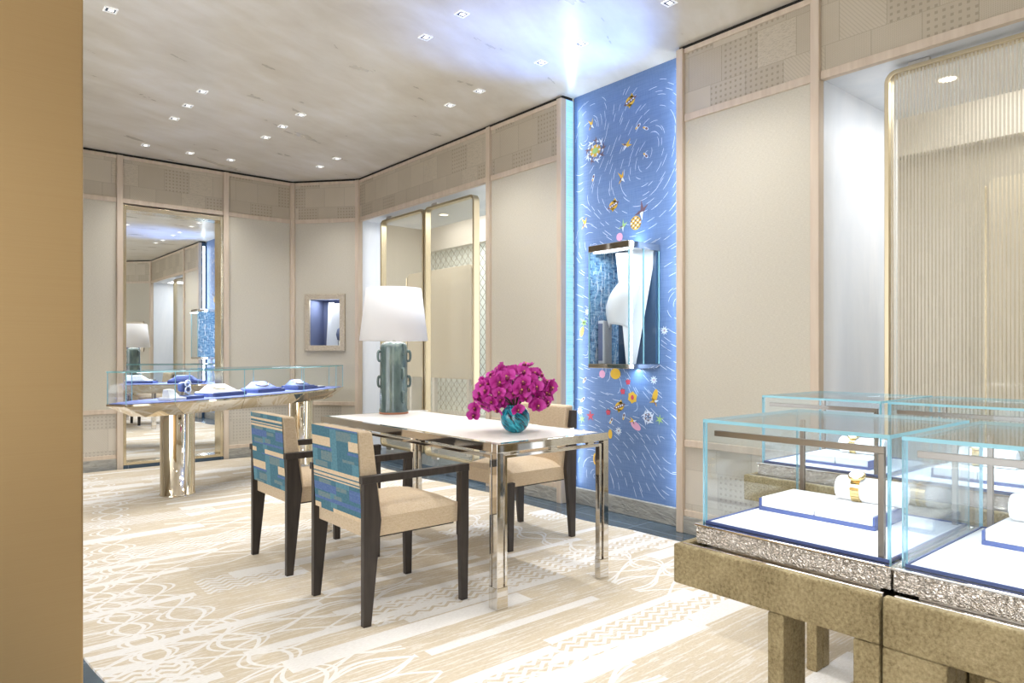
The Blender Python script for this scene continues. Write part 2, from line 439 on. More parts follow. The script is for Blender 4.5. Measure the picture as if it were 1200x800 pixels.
class Wall:
    """a wall frame: local x runs along the wall, local y points out of the room"""
    def __init__(s, side, org, ang, n0):
        s.side = side; s.org = org; s.ang = ang; s.n = n0
    def place(s, mb, name, mat, bevel=0):
        o = mb.build(name, mat, bevel=bevel); o.location = (*s.org, 0); o.rotation_euler = (0, 0, s.ang)
        return struct(o)
    def pt(s, x, y, z=0):
        c, q = math.cos(s.ang), math.sin(s.ang)
        return (s.org[0]+c*x-q*y, s.org[1]+q*x+c*y, z)
TR = [0]
def trim(w, mb, mat=None, bevel=.004):
    TR[0] += 1; return w.place(mb, 'trim_%d' % TR[0], mat or M['trim'], bevel)
ZD0, ZD1 = .555, .60           # dado rail
ZF0, ZF1 = 2.648, 2.695        # frieze rail
PW = .05
def bay(w, x0, x1, lower=True, hole=None, wide_open=False):
    """one bay between posts; returns fabric boxes (mb)"""
    fr = MB().box(x0, x1, -.002, .03, ZF1, H-.055); TR[0] += 1
    w.place(fr, 'trim_%d' % TR[0], M['frieze'])
    rails = MB().box(x0, x1, -.012, .03, H-.055, H-.022).box(x0, x1, -.012, .03, ZF0, ZF1)
    fab = None
    if not wide_open:
        rails.box(x0, x1, -.012, .03, ZD0, ZD1).box(x0, x1, -.012, .03, .11, .15)
        fab = MB()
        if hole:
            hx0, hx1, hz0, hz1 = hole
            fab.box(x0, hx0, 0, .08, ZD1, ZF0).box(hx1, x1, 0, .08, ZD1, ZF0).box(hx0, hx1, 0, .08, ZD1, hz0).box(hx0, hx1, 0, .08, hz1, ZF0)
        else: fab.box(x0, x1, 0, .08, ZD1, ZF0)
        dd = MB().box(x0, x1, 0, .03, .15, ZD0); TR[0] += 1
        w.place(dd, 'trim_%d' % TR[0], M['dado'])
    trim(w, rails)
    return fab
def post(w, x, z0=.0, z1=H-.022, pw=PW):
    trim(w, MB().box(x-pw/2, x+pw/2, -.028, .03, z0, z1))
def reveal(w, x0, x1):          # dark gap between wall and ceiling, and solid backing above/behind
    TR[0] += 1
    w.place(MB().box(x0, x1, .0, .10, H-.022, H), 'trim_%d' % TR[0], M['shadow_gap'])
def skirting(w, x0, x1, nm):
    return w.place(MB().box(x0, x1, -.018, .03, 0, .11), nm, M['stone'], .004)

WR = Wall('right', (XR, 7.13), -PI/2, 0)
WL = Wall('back', (0, YL), 0, 0)
fa = math.atan2(-.62, .52); FL = math.hypot(.52, .62)
WF = Wall('corner', (3.20, YL), fa, 0)
YN = -1.25; WN = Wall('front', (3.20, YN), PI, 0)
fb = math.atan2(-.66, -.52); FL2 = math.hypot(.52, .66)
WG = Wall('front_corner', (XR, -.59), fb, 0)
rx = lambda Y: 7.13 - Y        # world Y -> local x on the right wall

def merge(*mbs):
    o = MB()
    for q in mbs: o.add(q.v, [tuple(f) for f in q.f])
    return o
# right wall
f1 = bay(WR, .02, rx(4.745), wide_open=True)
f2 = bay(WR, rx(4.695), rx(3.855))
f3 = bay(WR, rx(2.685), rx(1.845))
f4 = bay(WR, rx(1.795), rx(-.57), wide_open=True)
WR.place(merge(f2, f3), 'wall_right', M['fabric'])
for Y in (4.72, 3.83, 2.711, 1.82): post(WR, rx(Y))
post(WR, .02, pw=.03); post(WR, rx(-.58), pw=.03)
reveal(WR, 0, rx(3.81)); reveal(WR, rx(2.73), rx(-.59))
skirting(WR, rx(4.74), rx(3.81), 'baseboard_right'); skirting(WR, rx(2.73), rx(1.80), 'baseboard_right')
# recess for the embroidered panel
WR.place(MB().box(rx(3.81), rx(2.73), .118, .2, 0, H).box(rx(2.73)-.0, rx(2.73)+.012, .0, .12, 0, H-.022), 'wall_recess', M['slateblue'])
WR.place(MB().box(rx(3.79), rx(2.733), .075, .13, 0, .12), 'baseboard_recess', M['stone'], .003)
# back wall
backs = []
for a, bq in ((-1.6, .43), (.48, 1.40), (2.47, 3.17)):
    backs.append(bay(WL, a, bq)); skirting(WL, a, bq, 'baseboard_back')
mfr = bay(WL, 1.45, 2.42, wide_open=True)
WL.place(merge(*backs, MB().box(1.4, 2.47, .14, .2, 0, H)), 'wall_back', M['fabric'])
for x_ in (.455, 1.4275, 2.4475): post(WL, x_, pw=.055)
post(WL, 3.185, pw=.04); reveal(WL, -1.6, 3.22)
# corner facet with display window
fx = bay(WF, .035, FL-.03, hole=(.205, .605, 1.225, 1.775)); WF.place(fx, 'wall_corner', M['fabric'])
post(WF, .015, pw=.04); post(WF, FL-.018, pw=.036); reveal(WF, 0, FL); skirting(WF, 0, FL, 'baseboard_corner')
# near facet and near wall (behind the viewer, seen in the mirror)
fx = bay(WG, .035, FL2-.03, hole=(.225, .625, 1.225, 1.775)); WG.place(fx, 'wall_near', M['fabric'])
post(WG, .018, pw=.036); post(WG, FL2-.018, pw=.036); reveal(WG, 0, FL2); skirting(WG, 0, FL2, 'baseboard_near')
nb = []
for a, bq in ((.03, .75), (.80, 2.2), (2.25, 4.2)):
    nb.append(bay(WN, a, bq)); skirting(WN, a, bq, 'baseboard_front'); post(WN, bq+.025)
WN.place(merge(*nb), 'wall_front', M['fabric']); reveal(WN, 0, 4.2)
# left wall beyond the brass pier (far end only; near half left open so world light fills the room)
WLf = Wall('left', (-1.6, 4.6), PI/2, 0)
fx = merge(bay(WLf, .02, 1.5), bay(WLf, 1.55, 3.13)); WLf.place(fx, 'wall_left', M['fabric']); reveal(WLf, 0, 3.15)
post(WLf, 1.525); post(WLf, .02); skirting(WLf, 0, 3.15, 'baseboard_left')

# ---- window niches
def niche(n, Y0, Y1, xb):
    a, b_ = rx(Y1), rx(Y0); d = xb-XR; dw = 1.03; aw = -1.40 if n == 1 else a-.6
    mb = MB().box(a-.03, a, .03, d, 0, H).box(b_, b_+.03, .03, d, 0, H).box(a-.03, b_+.03, .03, max(d, .9), ZF0+.01, H).box(a-.02, b_+.02, .01, .03, ZF0+.004, H-.03)
    WR.place(mb, 'window_%d' % n, M['marble'])
    WR.place(MB().box(a, b_, .0, d, 0, .055), 'window_%d' % (n+4), M['slate'], .003)
    WR.place(MB().box(aw, b_+.6, dw+.8, dw+.9, 0, H), 'wall_mall', M['lattice' if n == 1 else 'greige'])
    WR.place(MB().box(aw, b_+.6, dw+.7, dw+.8, 2.60, H).box(aw, b_+.6, dw+.7, dw+.8, 0, .35).box(aw-.1, aw, d+.02, dw+.9, 0, H), 'wall_mall_cladding', M['cream'])
niche(1, 4.745, 7.11, 4.06)
niche(2, -.55, 1.795, 4.75)

def screen_pane(label, Y0, Y1, mat, X_=3.84, z0=.12, z1=2.632):
    """one pivoting screen: local x along the wall"""
    L = Y1-Y0
    o = thing('glass_screen', label, 'glass screen', WR.pt(rx(Y1), X_-XR, 0), WR.ang, 'pivoting gold mesh glass screens')
    def rrect(x0, x1, a, b_, r, n=6):
        pts = []
        for cx, cz, s0 in ((x1-r, b_-r, 0), (x0+r, b_-r, 90), (x0+r, a+r, 180), (x1-r, a+r, 270)):
            for k in range(n+1): t_ = R(s0+90*k/n); pts.append((cx+r*math.cos(t_), cz+r*math.sin(t_)))
        return pts
    fw = .022; A = rrect(0, L, z0, z1, .06); B = rrect(fw, L-fw, z0+fw, z1-fw, .045); n = len(A)
    mb = MB(); y0, y1 = -.006, .062
    vs = [(p[0], y, p[1]) for y in (y0, y1) for p in A] + [(p[0], y, p[1]) for y in (y0, y1) for p in B]
    fs = []
    for i in range(n):
        j = (i+1) % n
        fs += [(i, j, n+j, n+i), (2*n+i, 3*n+i, 3*n+j, 2*n+j), (i, 2*n+i, 2*n+j, j), (n+i, n+j, 3*n+j, 3*n+i)]
    mb.add(vs, fs); mb.build('frame', M['panebrass'], o, bevel=.003)
    P = [(p[0], .008, p[1]) for p in B]
    MB().add(P, [tuple(range(n))]).build('mesh_glass', mat, o)
    P = [(p[0], .05, p[1]) for p in B]
    MB().add(P, [tuple(range(n))]).build('clear_glass', M['glass'], o)
    for zz in (z1, z0-.03):
        MB().box(L*.12, L*.12+.10, .015, .045, zz, zz+.026 if zz > 1 else z0).box(L*.12+.035, L*.12+.065, .02, .04, zz-.005, zz+.03).build('pivot', M['steel'], o, .002)
    return o
screen_pane('fine gold mesh glass screen rising right behind the white table lamp', 5.965, 6.845, M['panefine'])
screen_pane('fine gold mesh glass screen between the lamp and the orchid vase', 5.105, 5.945, M['panefine'])
screen_pane('tall ribbed gold glass screen with rounded brass corner behind the watch cases', .62, 1.515, M['paneribbed'])
for Y0, lab in ((6.12, 'cream silk display screen on slim legs beyond the fine mesh glass of the lamp window'), (.2, 'cream silk display screen beyond the ribbed gold glass')):
    o = thing('display_screen', lab, 'display screen', (4.62, Y0, 0), PI/2, 'cream display screens in the windows')
    W_ = 1.35 if Y0 > 1 else 1.05
    def slab(r, z0, z1): 
        p = []
        for cx, cz, s0 in ((W_-r, z1-r, 0), (r, z1-r, 90)):
            for k in range(6): t_ = R(s0+90*k/5); p.append((cx+r*math.cos(t_), cz+r*math.sin(t_)))
        return p + [(0, z0), (W_, z0)]
    MB().prism_y(slab(.04, .86, 2.14), 0, .05).build('screen_cloth', M['screen'], o, .004)
    MB().box(-.02, 0, -.01, .06, .8, 2.1).build('edge_rail', M['brass'], o, .003); MB().box(W_, W_+.02, -.01, .06, .8, 2.1).build('edge_rail', M['brass'], o, .003)
    for xx in (.05, W_*.55, W_-.1): MB().box(xx, xx+.05, 0, .05, .0, .86).build('leg', M['cream'], o, .004)

# ---- embroidered panel
SW = 3.79-2.735
op = WR.place(MB().box(0, 1, 0, 1, 0, 1), 'tmp', M['silk']); bpy.data.objects.remove(op)
mb = MB().box(0, SW, 0, .012, .12, H-.001, 0)
def flow(u, z):
    a = 0
    vx = vz = 0
    for cu, cz, k, g in ((.55, 2.35, 1, .35), (.15, 2.75, -1, .3), (.9, 2.75, 1, .3), (.2, 1.2, 1, .35), (.85, 1.45, -1, .35), (.3, .35, -1, .4), (.85, .45, 1, .4), (.45, .8, 1, .25), (.2, 2.0, -1, .3)):
        dx, dz = u-cu, z-cz; q = k*math.exp(-(dx*dx+dz*dz)/(2*g*g))
        vx += -dz*q; vz += dx*q
    vz += .09; vx += .02*math.sin(5*z)
    return math.atan2(vz, vx)
box_u = (3.79-3.36, 3.79-2.95)
nu, nz = 14, 42
for i in range(nu):
    for j in range(nz):
        u = (i+.5+rnd.uniform(-.42, .42))*SW/nu; z = .16 + (j+.5+rnd.uniform(-.42, .42))*(H-.22)/nz
        if rnd.random() < .12 or (box_u[0] < u < box_u[1] and 1.05 < z < 1.9): continue
        L = rnd.uniform(.05, .095); n = 6; pu, pz = u, z; pts = []
        for k in range(n+1):
            pts.append((pu, pz)); a = flow(pu, pz); pu += math.cos(a)*L/n; pz += math.sin(a)*L/n
        if any(not(.008 < p[0] < SW-.008 and .13 < p[1] < H-.02) for p in pts): continue
        vs = []; hw = .0015
        for k, p in enumerate(pts):
            a = flow(*p)+PI/2; w_ = hw*(1 if 0 < k < n else .3)
            vs += [(p[0]+math.cos(a)*w_, -.0015, p[1]+math.sin(a)*w_), (p[0]-math.cos(a)*w_, -.0015, p[1]-math.sin(a)*w_)]
        mb.add(vs, [(2*k, 2*k+1, 2*k+3, 2*k+2) for k in range(n)], 1)
def emb(pts, mi, y=-.002): mb.add([(p[0], y, p[1]) for p in pts], [tuple(range(len(pts)))], mi)
def ell(u, z, a, b_, rot, mi, y=-.002, n=14): emb([(u+a*math.cos(t)*math.cos(rot)-b_*math.sin(t)*math.sin(rot), z+a*math.cos(t)*math.sin(rot)+b_*math.sin(t)*math.cos(rot)) for t in [2*PI*k/n for k in range(n)]], mi, y)
def star(u, z, r, mi, n=5, q=.4): emb([(u+(r if k % 2 == 0 else r*q)*math.cos(PI*k/n+.4), z+(r if k % 2 == 0 else r*q)*math.sin(PI*k/n+.4)) for k in range(2*n)], mi)
def fish(u, z, s):
    ell(u, z, .045*s, .034*s, .3, 2); emb([(u-.01*s, z+.02*s), (u+.015*s, z+.055*s), (u+.03*s, z+.02*s)], 2)
    emb([(u-.02*s, z-.02*s), (u-.01*s, z-.052*s), (u+.015*s, z-.026*s)], 2)
    ell(u, z, .062*s, .013*s, .35, 4, -.003); 
    for k in range(4): ell(u+(k-1.5)*.02*s, z+(k-1.5)*.007*s, .007*s, .006*s, 0, 1, -.004)
def bird(u, z, s, r, mi=2):
    c, q = math.cos(r), math.sin(r); T = lambda a, b_: (u+(a*c-b_*q)*s, z+(a*q+b_*c)*s)
    emb([T(-.045, 0), T(0, .010), T(.05, .022), T(.008, -.010)], mi); emb([T(-.004, .004), T(.015, .055), T(.018, .0)], mi, -.003)
    emb([T(-.01, 0), T(-.004, -.04), T(.012, -.002)], 1, -.003); ell(*T(-.01, .003), .012*s, .006*s, r, 4, -.004)
def drop(u, z, s, r):
    ell(u, z, .024*s, .010*s, r, 1); ell(u+.008*math.cos(r), z+.008*math.sin(r), .010*s, .007*s, r, 4, -.003); ell(u-.014*math.cos(r)*s, z-.014*math.sin(r)*s, .009*s, .005*s, r, 2, -.003)
eu = lambda Y: 3.79-Y
fish(eu(3.23), 2.96, 1); fish(eu(3.39), 2.24, .95); fish(eu(3.33), .77, .95)
bird(eu(3.61), 2.88, 1, .9); bird(eu(3.27), 2.65, 1.1, -.5); bird(eu(3.31), 2.42, 1.1, .9); bird(eu(3.68), 2.14, 1.1, .8)
ell(eu(3.57), 2.68, .055, .045, .2, 2)
for k in range(9): bird(eu(3.57)+.075*math.cos(k*.698), 2.68+.068*math.sin(k*.698), .8, k*.698, 1 if k % 2 else 4)
ell(eu(3.57), 2.68, .03, .022, .2, 6, -.003); [ell(eu(3.57)+.045*math.cos(k*1.05), 2.68+.036*math.sin(k*1.05), .010, .008, k, 1, -.004) for k in range(6)]
for p, r in (((3.16, 2.76), .6), ((3.09, 2.73), -.5), ((3.09, 2.54), -.8), ((3.59, 2.48), 1.2), ((3.41, .66), 1), ((3.29, .70), 1.3), ((3.68, .95), .9), ((3.70, .80), .7)): drop(eu(p[0]), p[1], 1.2, r)
bird(eu(3.13), 2.15, 1.5, .25, 4); bird(eu(3.30), 2.07, 1.0, .2, 6)
ell(eu(3.18), 2.08, .05, .05, .2, 2); [ell(eu(3.18)+a*.02, 2.08+b_*.017, .008, .005, .5, 4 if (a+b_) % 2 else 1, -.003) for a in (-2, -1, 0, 1, 2) for b_ in (-2, -1, 0, 1, 2) if a*a+b_*b_ < 6]
ell(eu(3.37), 1.005, .05, .04, 0, 2); ell(eu(3.5), 1.0, .03, .03, 0, 5); ell(eu(3.33), 2.0, .03, .03, 0, 5)
for p in ((3.25, .95), (3.30, .88), (3.44, .72)): star(eu(p[0]), p[1], .026, 3, 5, .7); star(eu(p[0]), p[1]+.02, .012, 1)
star(eu(3.21), .84, .045, 2, 6, .8); ell(eu(3.21), .84, .014, .018, 0, 3, -.003)
ell(eu(3.01), .86, .022, .05, -.3, 2); bird(eu(3.01), .82, .9, 2, 2)
for k in range(5): bird(eu(3.07)+.03*math.cos(k*1.26), .71+.03*math.sin(k*1.26), .8, k*1.26+.6, 1)
star(eu(3.62), .68, .045, 3, 5, .35); star(eu(2.97), .70, .04, 6, 6, .3); star(eu(3.71), .65, .04, 6, 6, .3)
for p in ((3.34, .59), (3.02, .97), (3.73, .71), (3.65, 1.47), (2.93, 1.31)): star(eu(p[0]), p[1], .034, 1, 9, .5); star(eu(p[0]), p[1], .012, 5, 5, .5)
ell(eu(3.18), .64, .05, .026, -.5, 5); bird(eu(3.2), .67, .8, 2, 2)
ell(eu(3.42), .56, .02, .035, 0, 2); ell(eu(3.57), .36, .022, .045, 0, 2); ell(eu(3.565), .36, .012, .03, 0, 4, -.003)
star(eu(3.69), 1.39, .04, 6, 6, .4); star(eu(3.69), 1.39, .015, 3); ell(eu(3.71), 1.32, .02, .04, -.3, 2)
o = mb.build('embroidered_panel', [M['silk'], M['thread'], M['gthread'], M['rthread'], M['bthread'], M['pthread'], M['grthread']])
o.location = WR.pt(rx(3.79), .106, 0); o.rotation_euler = (0, 0, WR.ang)
tag(o, 'tall blue silk wall panel embroidered with white strokes, gold fish and birds', 'wall panel')
# far return of the recess; LED light on its silk imitated by emission
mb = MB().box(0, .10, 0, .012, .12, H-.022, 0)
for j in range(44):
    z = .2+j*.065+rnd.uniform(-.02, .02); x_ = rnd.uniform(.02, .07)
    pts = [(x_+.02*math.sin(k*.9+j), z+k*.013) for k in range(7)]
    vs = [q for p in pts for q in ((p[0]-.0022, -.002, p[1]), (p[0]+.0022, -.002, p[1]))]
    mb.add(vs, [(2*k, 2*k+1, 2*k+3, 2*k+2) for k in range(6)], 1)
o = mb.build('recess_return', [M['glow_return'], M['thread']])
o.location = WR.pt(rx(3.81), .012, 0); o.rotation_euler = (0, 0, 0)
tag(o, 'pale blue embroidered return at the left edge of the blue panel, with painted glow', 'light panel')
light('AREA', 'recess_led', (3.775, 2.76, 1.6), 5, (.85, .93, 1), (R(90), 0, 0), shape='RECTANGLE', size=.03, size_y=2.9)
light('AREA', 'recess_led_far', (3.77, 3.77, 1.6), 4, (.8, .9, 1), (R(-90), 0, 0), shape='RECTANGLE', size=.05, size_y=2.9)
light('SPOT', 'recess_uplight', (3.66, 3.70, 2.55), 4, (.4, .62, 1), (PI, 0, 0), spot_size=R(80), spot_blend=1, shadow_soft_size=.05)

# ---- wall vitrine on the panel
VX, VY, VD, VW = 3.83, 2.967, .322, .369     # back plane, near side, depth, width
o = thing('wall_vitrine', 'projecting glass and chrome showcase on the blue embroidered panel', 'display case', (VX-.006, VY+VW, 1.053), -PI/2)
# local: x 0..VW toward the viewer side, y 0 back .. -VD front
hh = .847
MB().box(0, VW, -VD, 0, hh-.045, hh).build('top_cap', M['nickel'], o, .003)
MB().box(0, VW, -VD, 0, 0, .03).build('bottom_cap', M['nickel'], o, .003)
MB().box(.012, VW-.012, -.016, -.002, .03, hh-.045).build('back_board', M['slateblue'], o)
mb = MB().box(.002, .010, -VD+.012, -.016, .03, hh-.045)
for k in range(26):
    y0_ = rnd.uniform(-VD+.03, -.03); z0_ = rnd.uniform(.05, hh-.25); L_ = rnd.uniform(.08, .2)
    pts_ = [(y0_+.012*math.sin(j*.7+k)+.02*j/8, z0_+L_*j/8) for j in range(9)]
    pts_ = [q for q in pts_ if -VD+.016 < q[0] < -.02]
    if len(pts_) > 3:
        vs = [v for q in pts_ for v in ((.0112, q[0]-.0014, q[1]), (.0112, q[0]+.0014, q[1]))]
        mb.add(vs, [(2*j, 2*j+1, 2*j+3, 2*j+2) for j in range(len(pts_)-1)], 1)
mb.build('printed_side_board', [M['bamboo'], M['thread']], o)
for nm, b6 in (('front_glass', (.004, VW-.004, -VD+.002, -VD+.008)), ('side_glass', (VW-.008, VW-.002, -VD+.01, -.002))):
    MB().box(*b6, .03, hh-.045).build(nm, M['glass'], o)
for xx, y_ in ((VW-.006, -VD+.004), (VW-.006, -.17), (.004, -VD+.004), (VW-.006, -.006)):
    MB().box(xx-.003, xx+.005, y_-.004, y_+.004, .03, hh-.045).build('glass_edge', M['gedge'], o)
MB().box(.02, VW-.02, -VD+.03, -VD+.05, hh-.052, hh-.045).build('led_strip', M['ledwhite'], o)
MB().box(VW-.13, VW-.012, -.03, -.02, .03, hh-.05).build('side_board', M['slateblue'], o)
# white tapering stand with a necklace bust
st = thing('necklace_stand', 'tall white tapering leather stand inside the wall showcase', 'jewellery stand', WR.pt(rx(VY+VW), .11, 1.083), WR.ang)
Tm = lambda s_, z, off=0: Vector((.17+.165*s_, -.235+.19*s_+off, z))
vs = [(0.0, .76), (1.0, .79), (1.0, .69), (.52, .0), (.28, .0)]
MB().hexa([Tm(a, z, .016) for a, z in vs], [Tm(a, z) for a, z in vs]).build('board', M['whiteleather'], st, .002)
MB().hexa([Tm(a, z, .03) for a, z in ((.02, .74), (.22, .74), (.45, 0), (.3, 0))], [Tm(a, z, .017) for a, z in ((.02, .74), (.22, .74), (.45, 0), (.3, 0))]).build('edge_board', M['greyleather'], st)
bs = MB(); vs = []; n = 12; mrow = 8
for i in range(n+1):
    a = i/n
    for j in range(mrow+1):
        q = j/mrow-.5
        wdt = .11+.06*math.sin(PI*min(1, a*1.1))
        px = .16+q*wdt*1.2+.06*(1-a); 
        vs.append((px, -.215-.055*math.sin(a*PI*.8)+.18*q*q+(.10 if q > 0 else .0)*q, .56-.27*a+.05*math.sin(a*5)*.3-.12*q*q))
fs = [(i*(mrow+1)+j, i*(mrow+1)+j+1, (i+1)*(mrow+1)+j+1, (i+1)*(mrow+1)+j) for i in range(n) for j in range(mrow)]
bo = bs.add(vs, fs, 0, True).build('neck_form', M['whiteleather'], st); sol = bo.modifiers.new('sol', 'SOLIDIFY'); sol.thickness = .012
def bustpt(a, q):
    wdt = .11+.06*math.sin(PI*min(1, a*1.1))
    return (.16+q*wdt*1.2+.06*(1-a), -.222-.055*math.sin(a*PI*.8)+.18*q*q+(.10 if q > 0 else 0)*q, .56-.27*a+.05*math.sin(a*5)*.3-.12*q*q)
nk = MB().tube([bustpt(.06+.34*math.sin(PI*k/16), -.36+.72*k/16) for k in range(17)], .004, 8)
tag(nk.build('necklace', M['gem']), 'fine diamond necklace draped on the white bust in the wall showcase', 'necklace').location = WR.pt(rx(VY+VW), .11, 1.083)
bpy.data.objects['necklace'].rotation_euler = (0, 0, WR.ang)
bx_ = thing('jewel_box', 'pale upright leather panel box low in the wall showcase', 'jewellery stand', WR.pt(rx(VY+VW), .11, 1.083), WR.ang)
MB().box(.02, .07, -.25, -.16, 0, .30).build('body', M['greyleather'], bx_, .003); MB().box(.025, .065, -.254, -.25, .02, .28).build('front_panel', M['lilac'], bx_, .001)
light('AREA', 'vitrine_light', WR.pt(rx(VY+VW)+.2, -.16, 1.84), 1.5, (.93, .97, 1), (0, 0, 0), shape='RECTANGLE', size=.2, size_y=.2)
light('SPOT', 'ceiling_blue_fill', (3.56, 3.15, 1.93), 110, (.16, .34, 1), (PI, R(-26), 0), spot_size=R(70), spot_blend=.8, shadow_soft_size=.03)  # added blue spot that tints the ceiling, no fixture on the vitrine
light('AREA', 'vitrine_halo_top', WR.pt(rx(VY+VW)+.18, .06, 1.915), 1.2, (.6, .82, 1), (PI, 0, 0), shape='RECTANGLE', size=.34, size_y=.03)
light('AREA', 'vitrine_halo_bottom', WR.pt(rx(VY+VW)+.18, .06, 1.04), 1.2, (.6, .82, 1), (0, 0, 0), shape='RECTANGLE', size=.34, size_y=.03)

# ---- framed display windows in the angled corner walls
def corner_window(w, x0, lab, lab2, lab3):
    o = thing('display_window', lab, 'display window', w.pt(x0, 0, 1.18), w.ang)
    W_, H_ = .49, .65; f_ = .062
    MB().prism_y([(0, 0), (W_, 0), (W_-f_, f_), (f_, f_)], -.03, 0).prism_y([(0, H_), (f_, H_-f_), (W_-f_, H_-f_), (W_, H_)], -.03, 0)\
        .prism_y([(0, 0), (f_, f_), (f_, H_-f_), (0, H_)], -.03, 0).prism_y([(W_, 0), (W_, H_), (W_-f_, H_-f_), (W_-f_, f_)], -.03, 0).build('frame', M['frame'], o, .004)
    MB().box(.05, .06, 0, .36, .05, H_-.05).box(W_-.06, W_-.05, 0, .36, .05, H_-.05).box(.05, W_-.05, .35, .36, .05, H_-.05)\
        .box(.05, W_-.05, 0, .36, .04, .05).box(.05, W_-.05, 0, .36, H_-.05, H_-.04).build('niche_box', M['lilac'], o)
    MB().box(.06, W_-.06, .002, .006, .055, H_-.055).build('pane', M['glass'], o)
    MB().box(.10, W_-.10, .03, .05, H_-.058, H_-.05).build('led_strip', M['ledwhite'], o)
    s_ = thing('tapered_stand', lab2, 'jewellery stand', w.pt(x0, .0, 1.23), w.ang)
    MB().hexa([(.16, .22, 0), (.27, .22, 0), (.27, .205, 0), (.16, .205, 0)], [(.19, .22, .52), (.25, .22, .52), (.25, .205, .52), (.19, .205, .52)]).build('board', M['whiteleather'], s_)
    MB().hexa([(.25, .13, 0), (.40, .13, 0), (.40, .118, 0), (.25, .118, 0)], [(.28, .13, .50), (.36, .13, .50), (.36, .118, .50), (.28, .118, .50)]).build('front_board', M['whiteleather'], s_)
    b_ = thing('bracelet_cushion', lab3, 'cushion', w.pt(x0, 0, 1.23), w.ang)
    MB().lathe([(.001, .06), (.05, .08), (.075, .14), (.05, .20), (.001, .22)], 20, c=(.385, .08), sx=.6, sy=.5).build('pad', M['lilac'], b_)
    MB().lathe([(.02, 0), (.02, .065)], 12, c=(.385, .08)).build('foot', M['nickel'], b_)
    c = w.pt(x0+.245, .12, 1.77)
    light('AREA', 'window_led', c, 2.2, (.92, .95, 1), (0, 0, w.ang), shape='RECTANGLE', size=.3, size_y=.2)
corner_window(WF, .16, 'small silver framed display window set in the angled corner wall', 'white tapered stand inside the corner display window', 'round lilac cushion inside the corner display window')
corner_window(WG, .18, 'small silver framed display window seen only in the mirror', 'white tapered stand in the display window seen in the mirror', 'round lilac cushion in the display window seen in the mirror')

# ---- mirror
o = thing('wall_mirror', 'full height brass framed mirror on the back wall', 'mirror', (1.455, YL, 0))
W_ = .965; z0, z1 = .035, 2.63
MB().box(.03, W_-.03, .075, .079, z0+.03, z1-.04).build('glass', M['mirror'], o, rot=(0, 0, R(.4)))
fm = MB().box(0, .03, -.015, .085, z0, z1).box(W_-.032, W_, -.015, .085, z0, z1).box(.03, W_-.032, -.015, .085, z1-.045, z1).box(.03, W_-.032, -.015, .085, z0, z0+.03)
fm.build('frame', M['brass'], o, .003)
MB().box(.03, W_-.03, .085, .1, z0, z1).build('back_board', M['black'], o)
struct(MB().box(1.455, 2.42, YL-.02, YL+.12, 0, .034).build('baseboard_back', M['slate']))

# ---- brass pier
po = MB().box(-1.5, .252, 1.745, 2.25, 0, H).build('pier', M['pier'], bevel=.004)
tag(po, 'broad brushed bronze pier at the left edge of the shop', 'pier'); po['kind'] = 'structure'

# ---- downlights
DL = [(.79, 4.54), (1.57, 5.51), (1.57, 5.9), (1.57, 6.3), (1.56, 7.29), (1.96, 7.29), (2.35, 7.28), (3.16, 6.93), (3.16, 6.53), (2.35, 6.31), (2.35, 5.91), (2.35, 5.52), (2.37, 3.27), (2.37, 3.66), (3.18, 3.47), (3.18, 3.09), (3.19, 2.41), (3.17, 4.15), (3.17, 4.54)]
DLB = [(3.17, 2.02), (2.37, 1.05), (2.37, .65), (1.57, 1.05), (1.57, .65), (2.37, -.3), (1.57, -.3), (.79, .9), (.79, 2.9), (-.5, .7), (-.5, -.5), (.6, -.5), (-1.7, .7), (-1.7, 3.2), (-.7, 3.2), (-.7, 5.2), (.3, 6.3)]  # downlights outside the direct view, added to brighten the room
names = ['above the near left of the brass pier', 'nearest of three left of the lamp row', 'middle of the left row of three', 'farthest of the left row of three', 'first from the left along the mirror wall', 'second from the left along the mirror wall', 'third from the left along the mirror wall',
         'nearest the angled corner wall', 'just outside the angled corner lights', 'farthest of the middle row of three', 'centre of the middle row of three', 'nearest of the middle row of three', 'nearer of the pair above the table', 'farther of the pair above the table', 'left beside the blue panel glow', 'inside the blue glow on the ceiling', 'at the top right edge of the blue glow', 'nearer of the pair by the mesh window', 'farther of the pair by the mesh window']
proto = None
for i, (x_, y_) in enumerate(DL+DLB):
    lab = 'small square recessed ceiling downlight, ' + (names[i] if i < len(names) else 'extra one added to brighten the room')
    if proto is None:
        proto = thing('downlight', lab, 'ceiling light', (x_, y_, H-.006), 0, 'square ceiling downlights')
        a, b_ = .034, .026
        MB().box(-a, a, -a, -b_, 0, .005).box(-a, a, b_, a, 0, .005).box(-a, -b_, -b_, b_, 0, .005).box(b_, a, -b_, b_, 0, .005).build('trim_ring', simple('white_trim', '#ffffff', .4, emit='#ffffff', es=.25), proto)
        MB().box(-b_, b_, -b_, b_, .003, .0055).build('baffle', M['slateblue'], proto)
        MB().box(-.010, .016, -.012, .012, .0015, .003).build('lens', M['lens'], proto)
    else: dup(proto, (x_, y_, H-.006), 0, lab)
    near_wall = (XR-x_ < .6)
    light('SPOT', 'downlight_beam', (x_, y_, H-.02), 26, (1, .99, .975), (0, 0, 0), spot_size=R(105), spot_blend=.9, shadow_soft_size=.035)
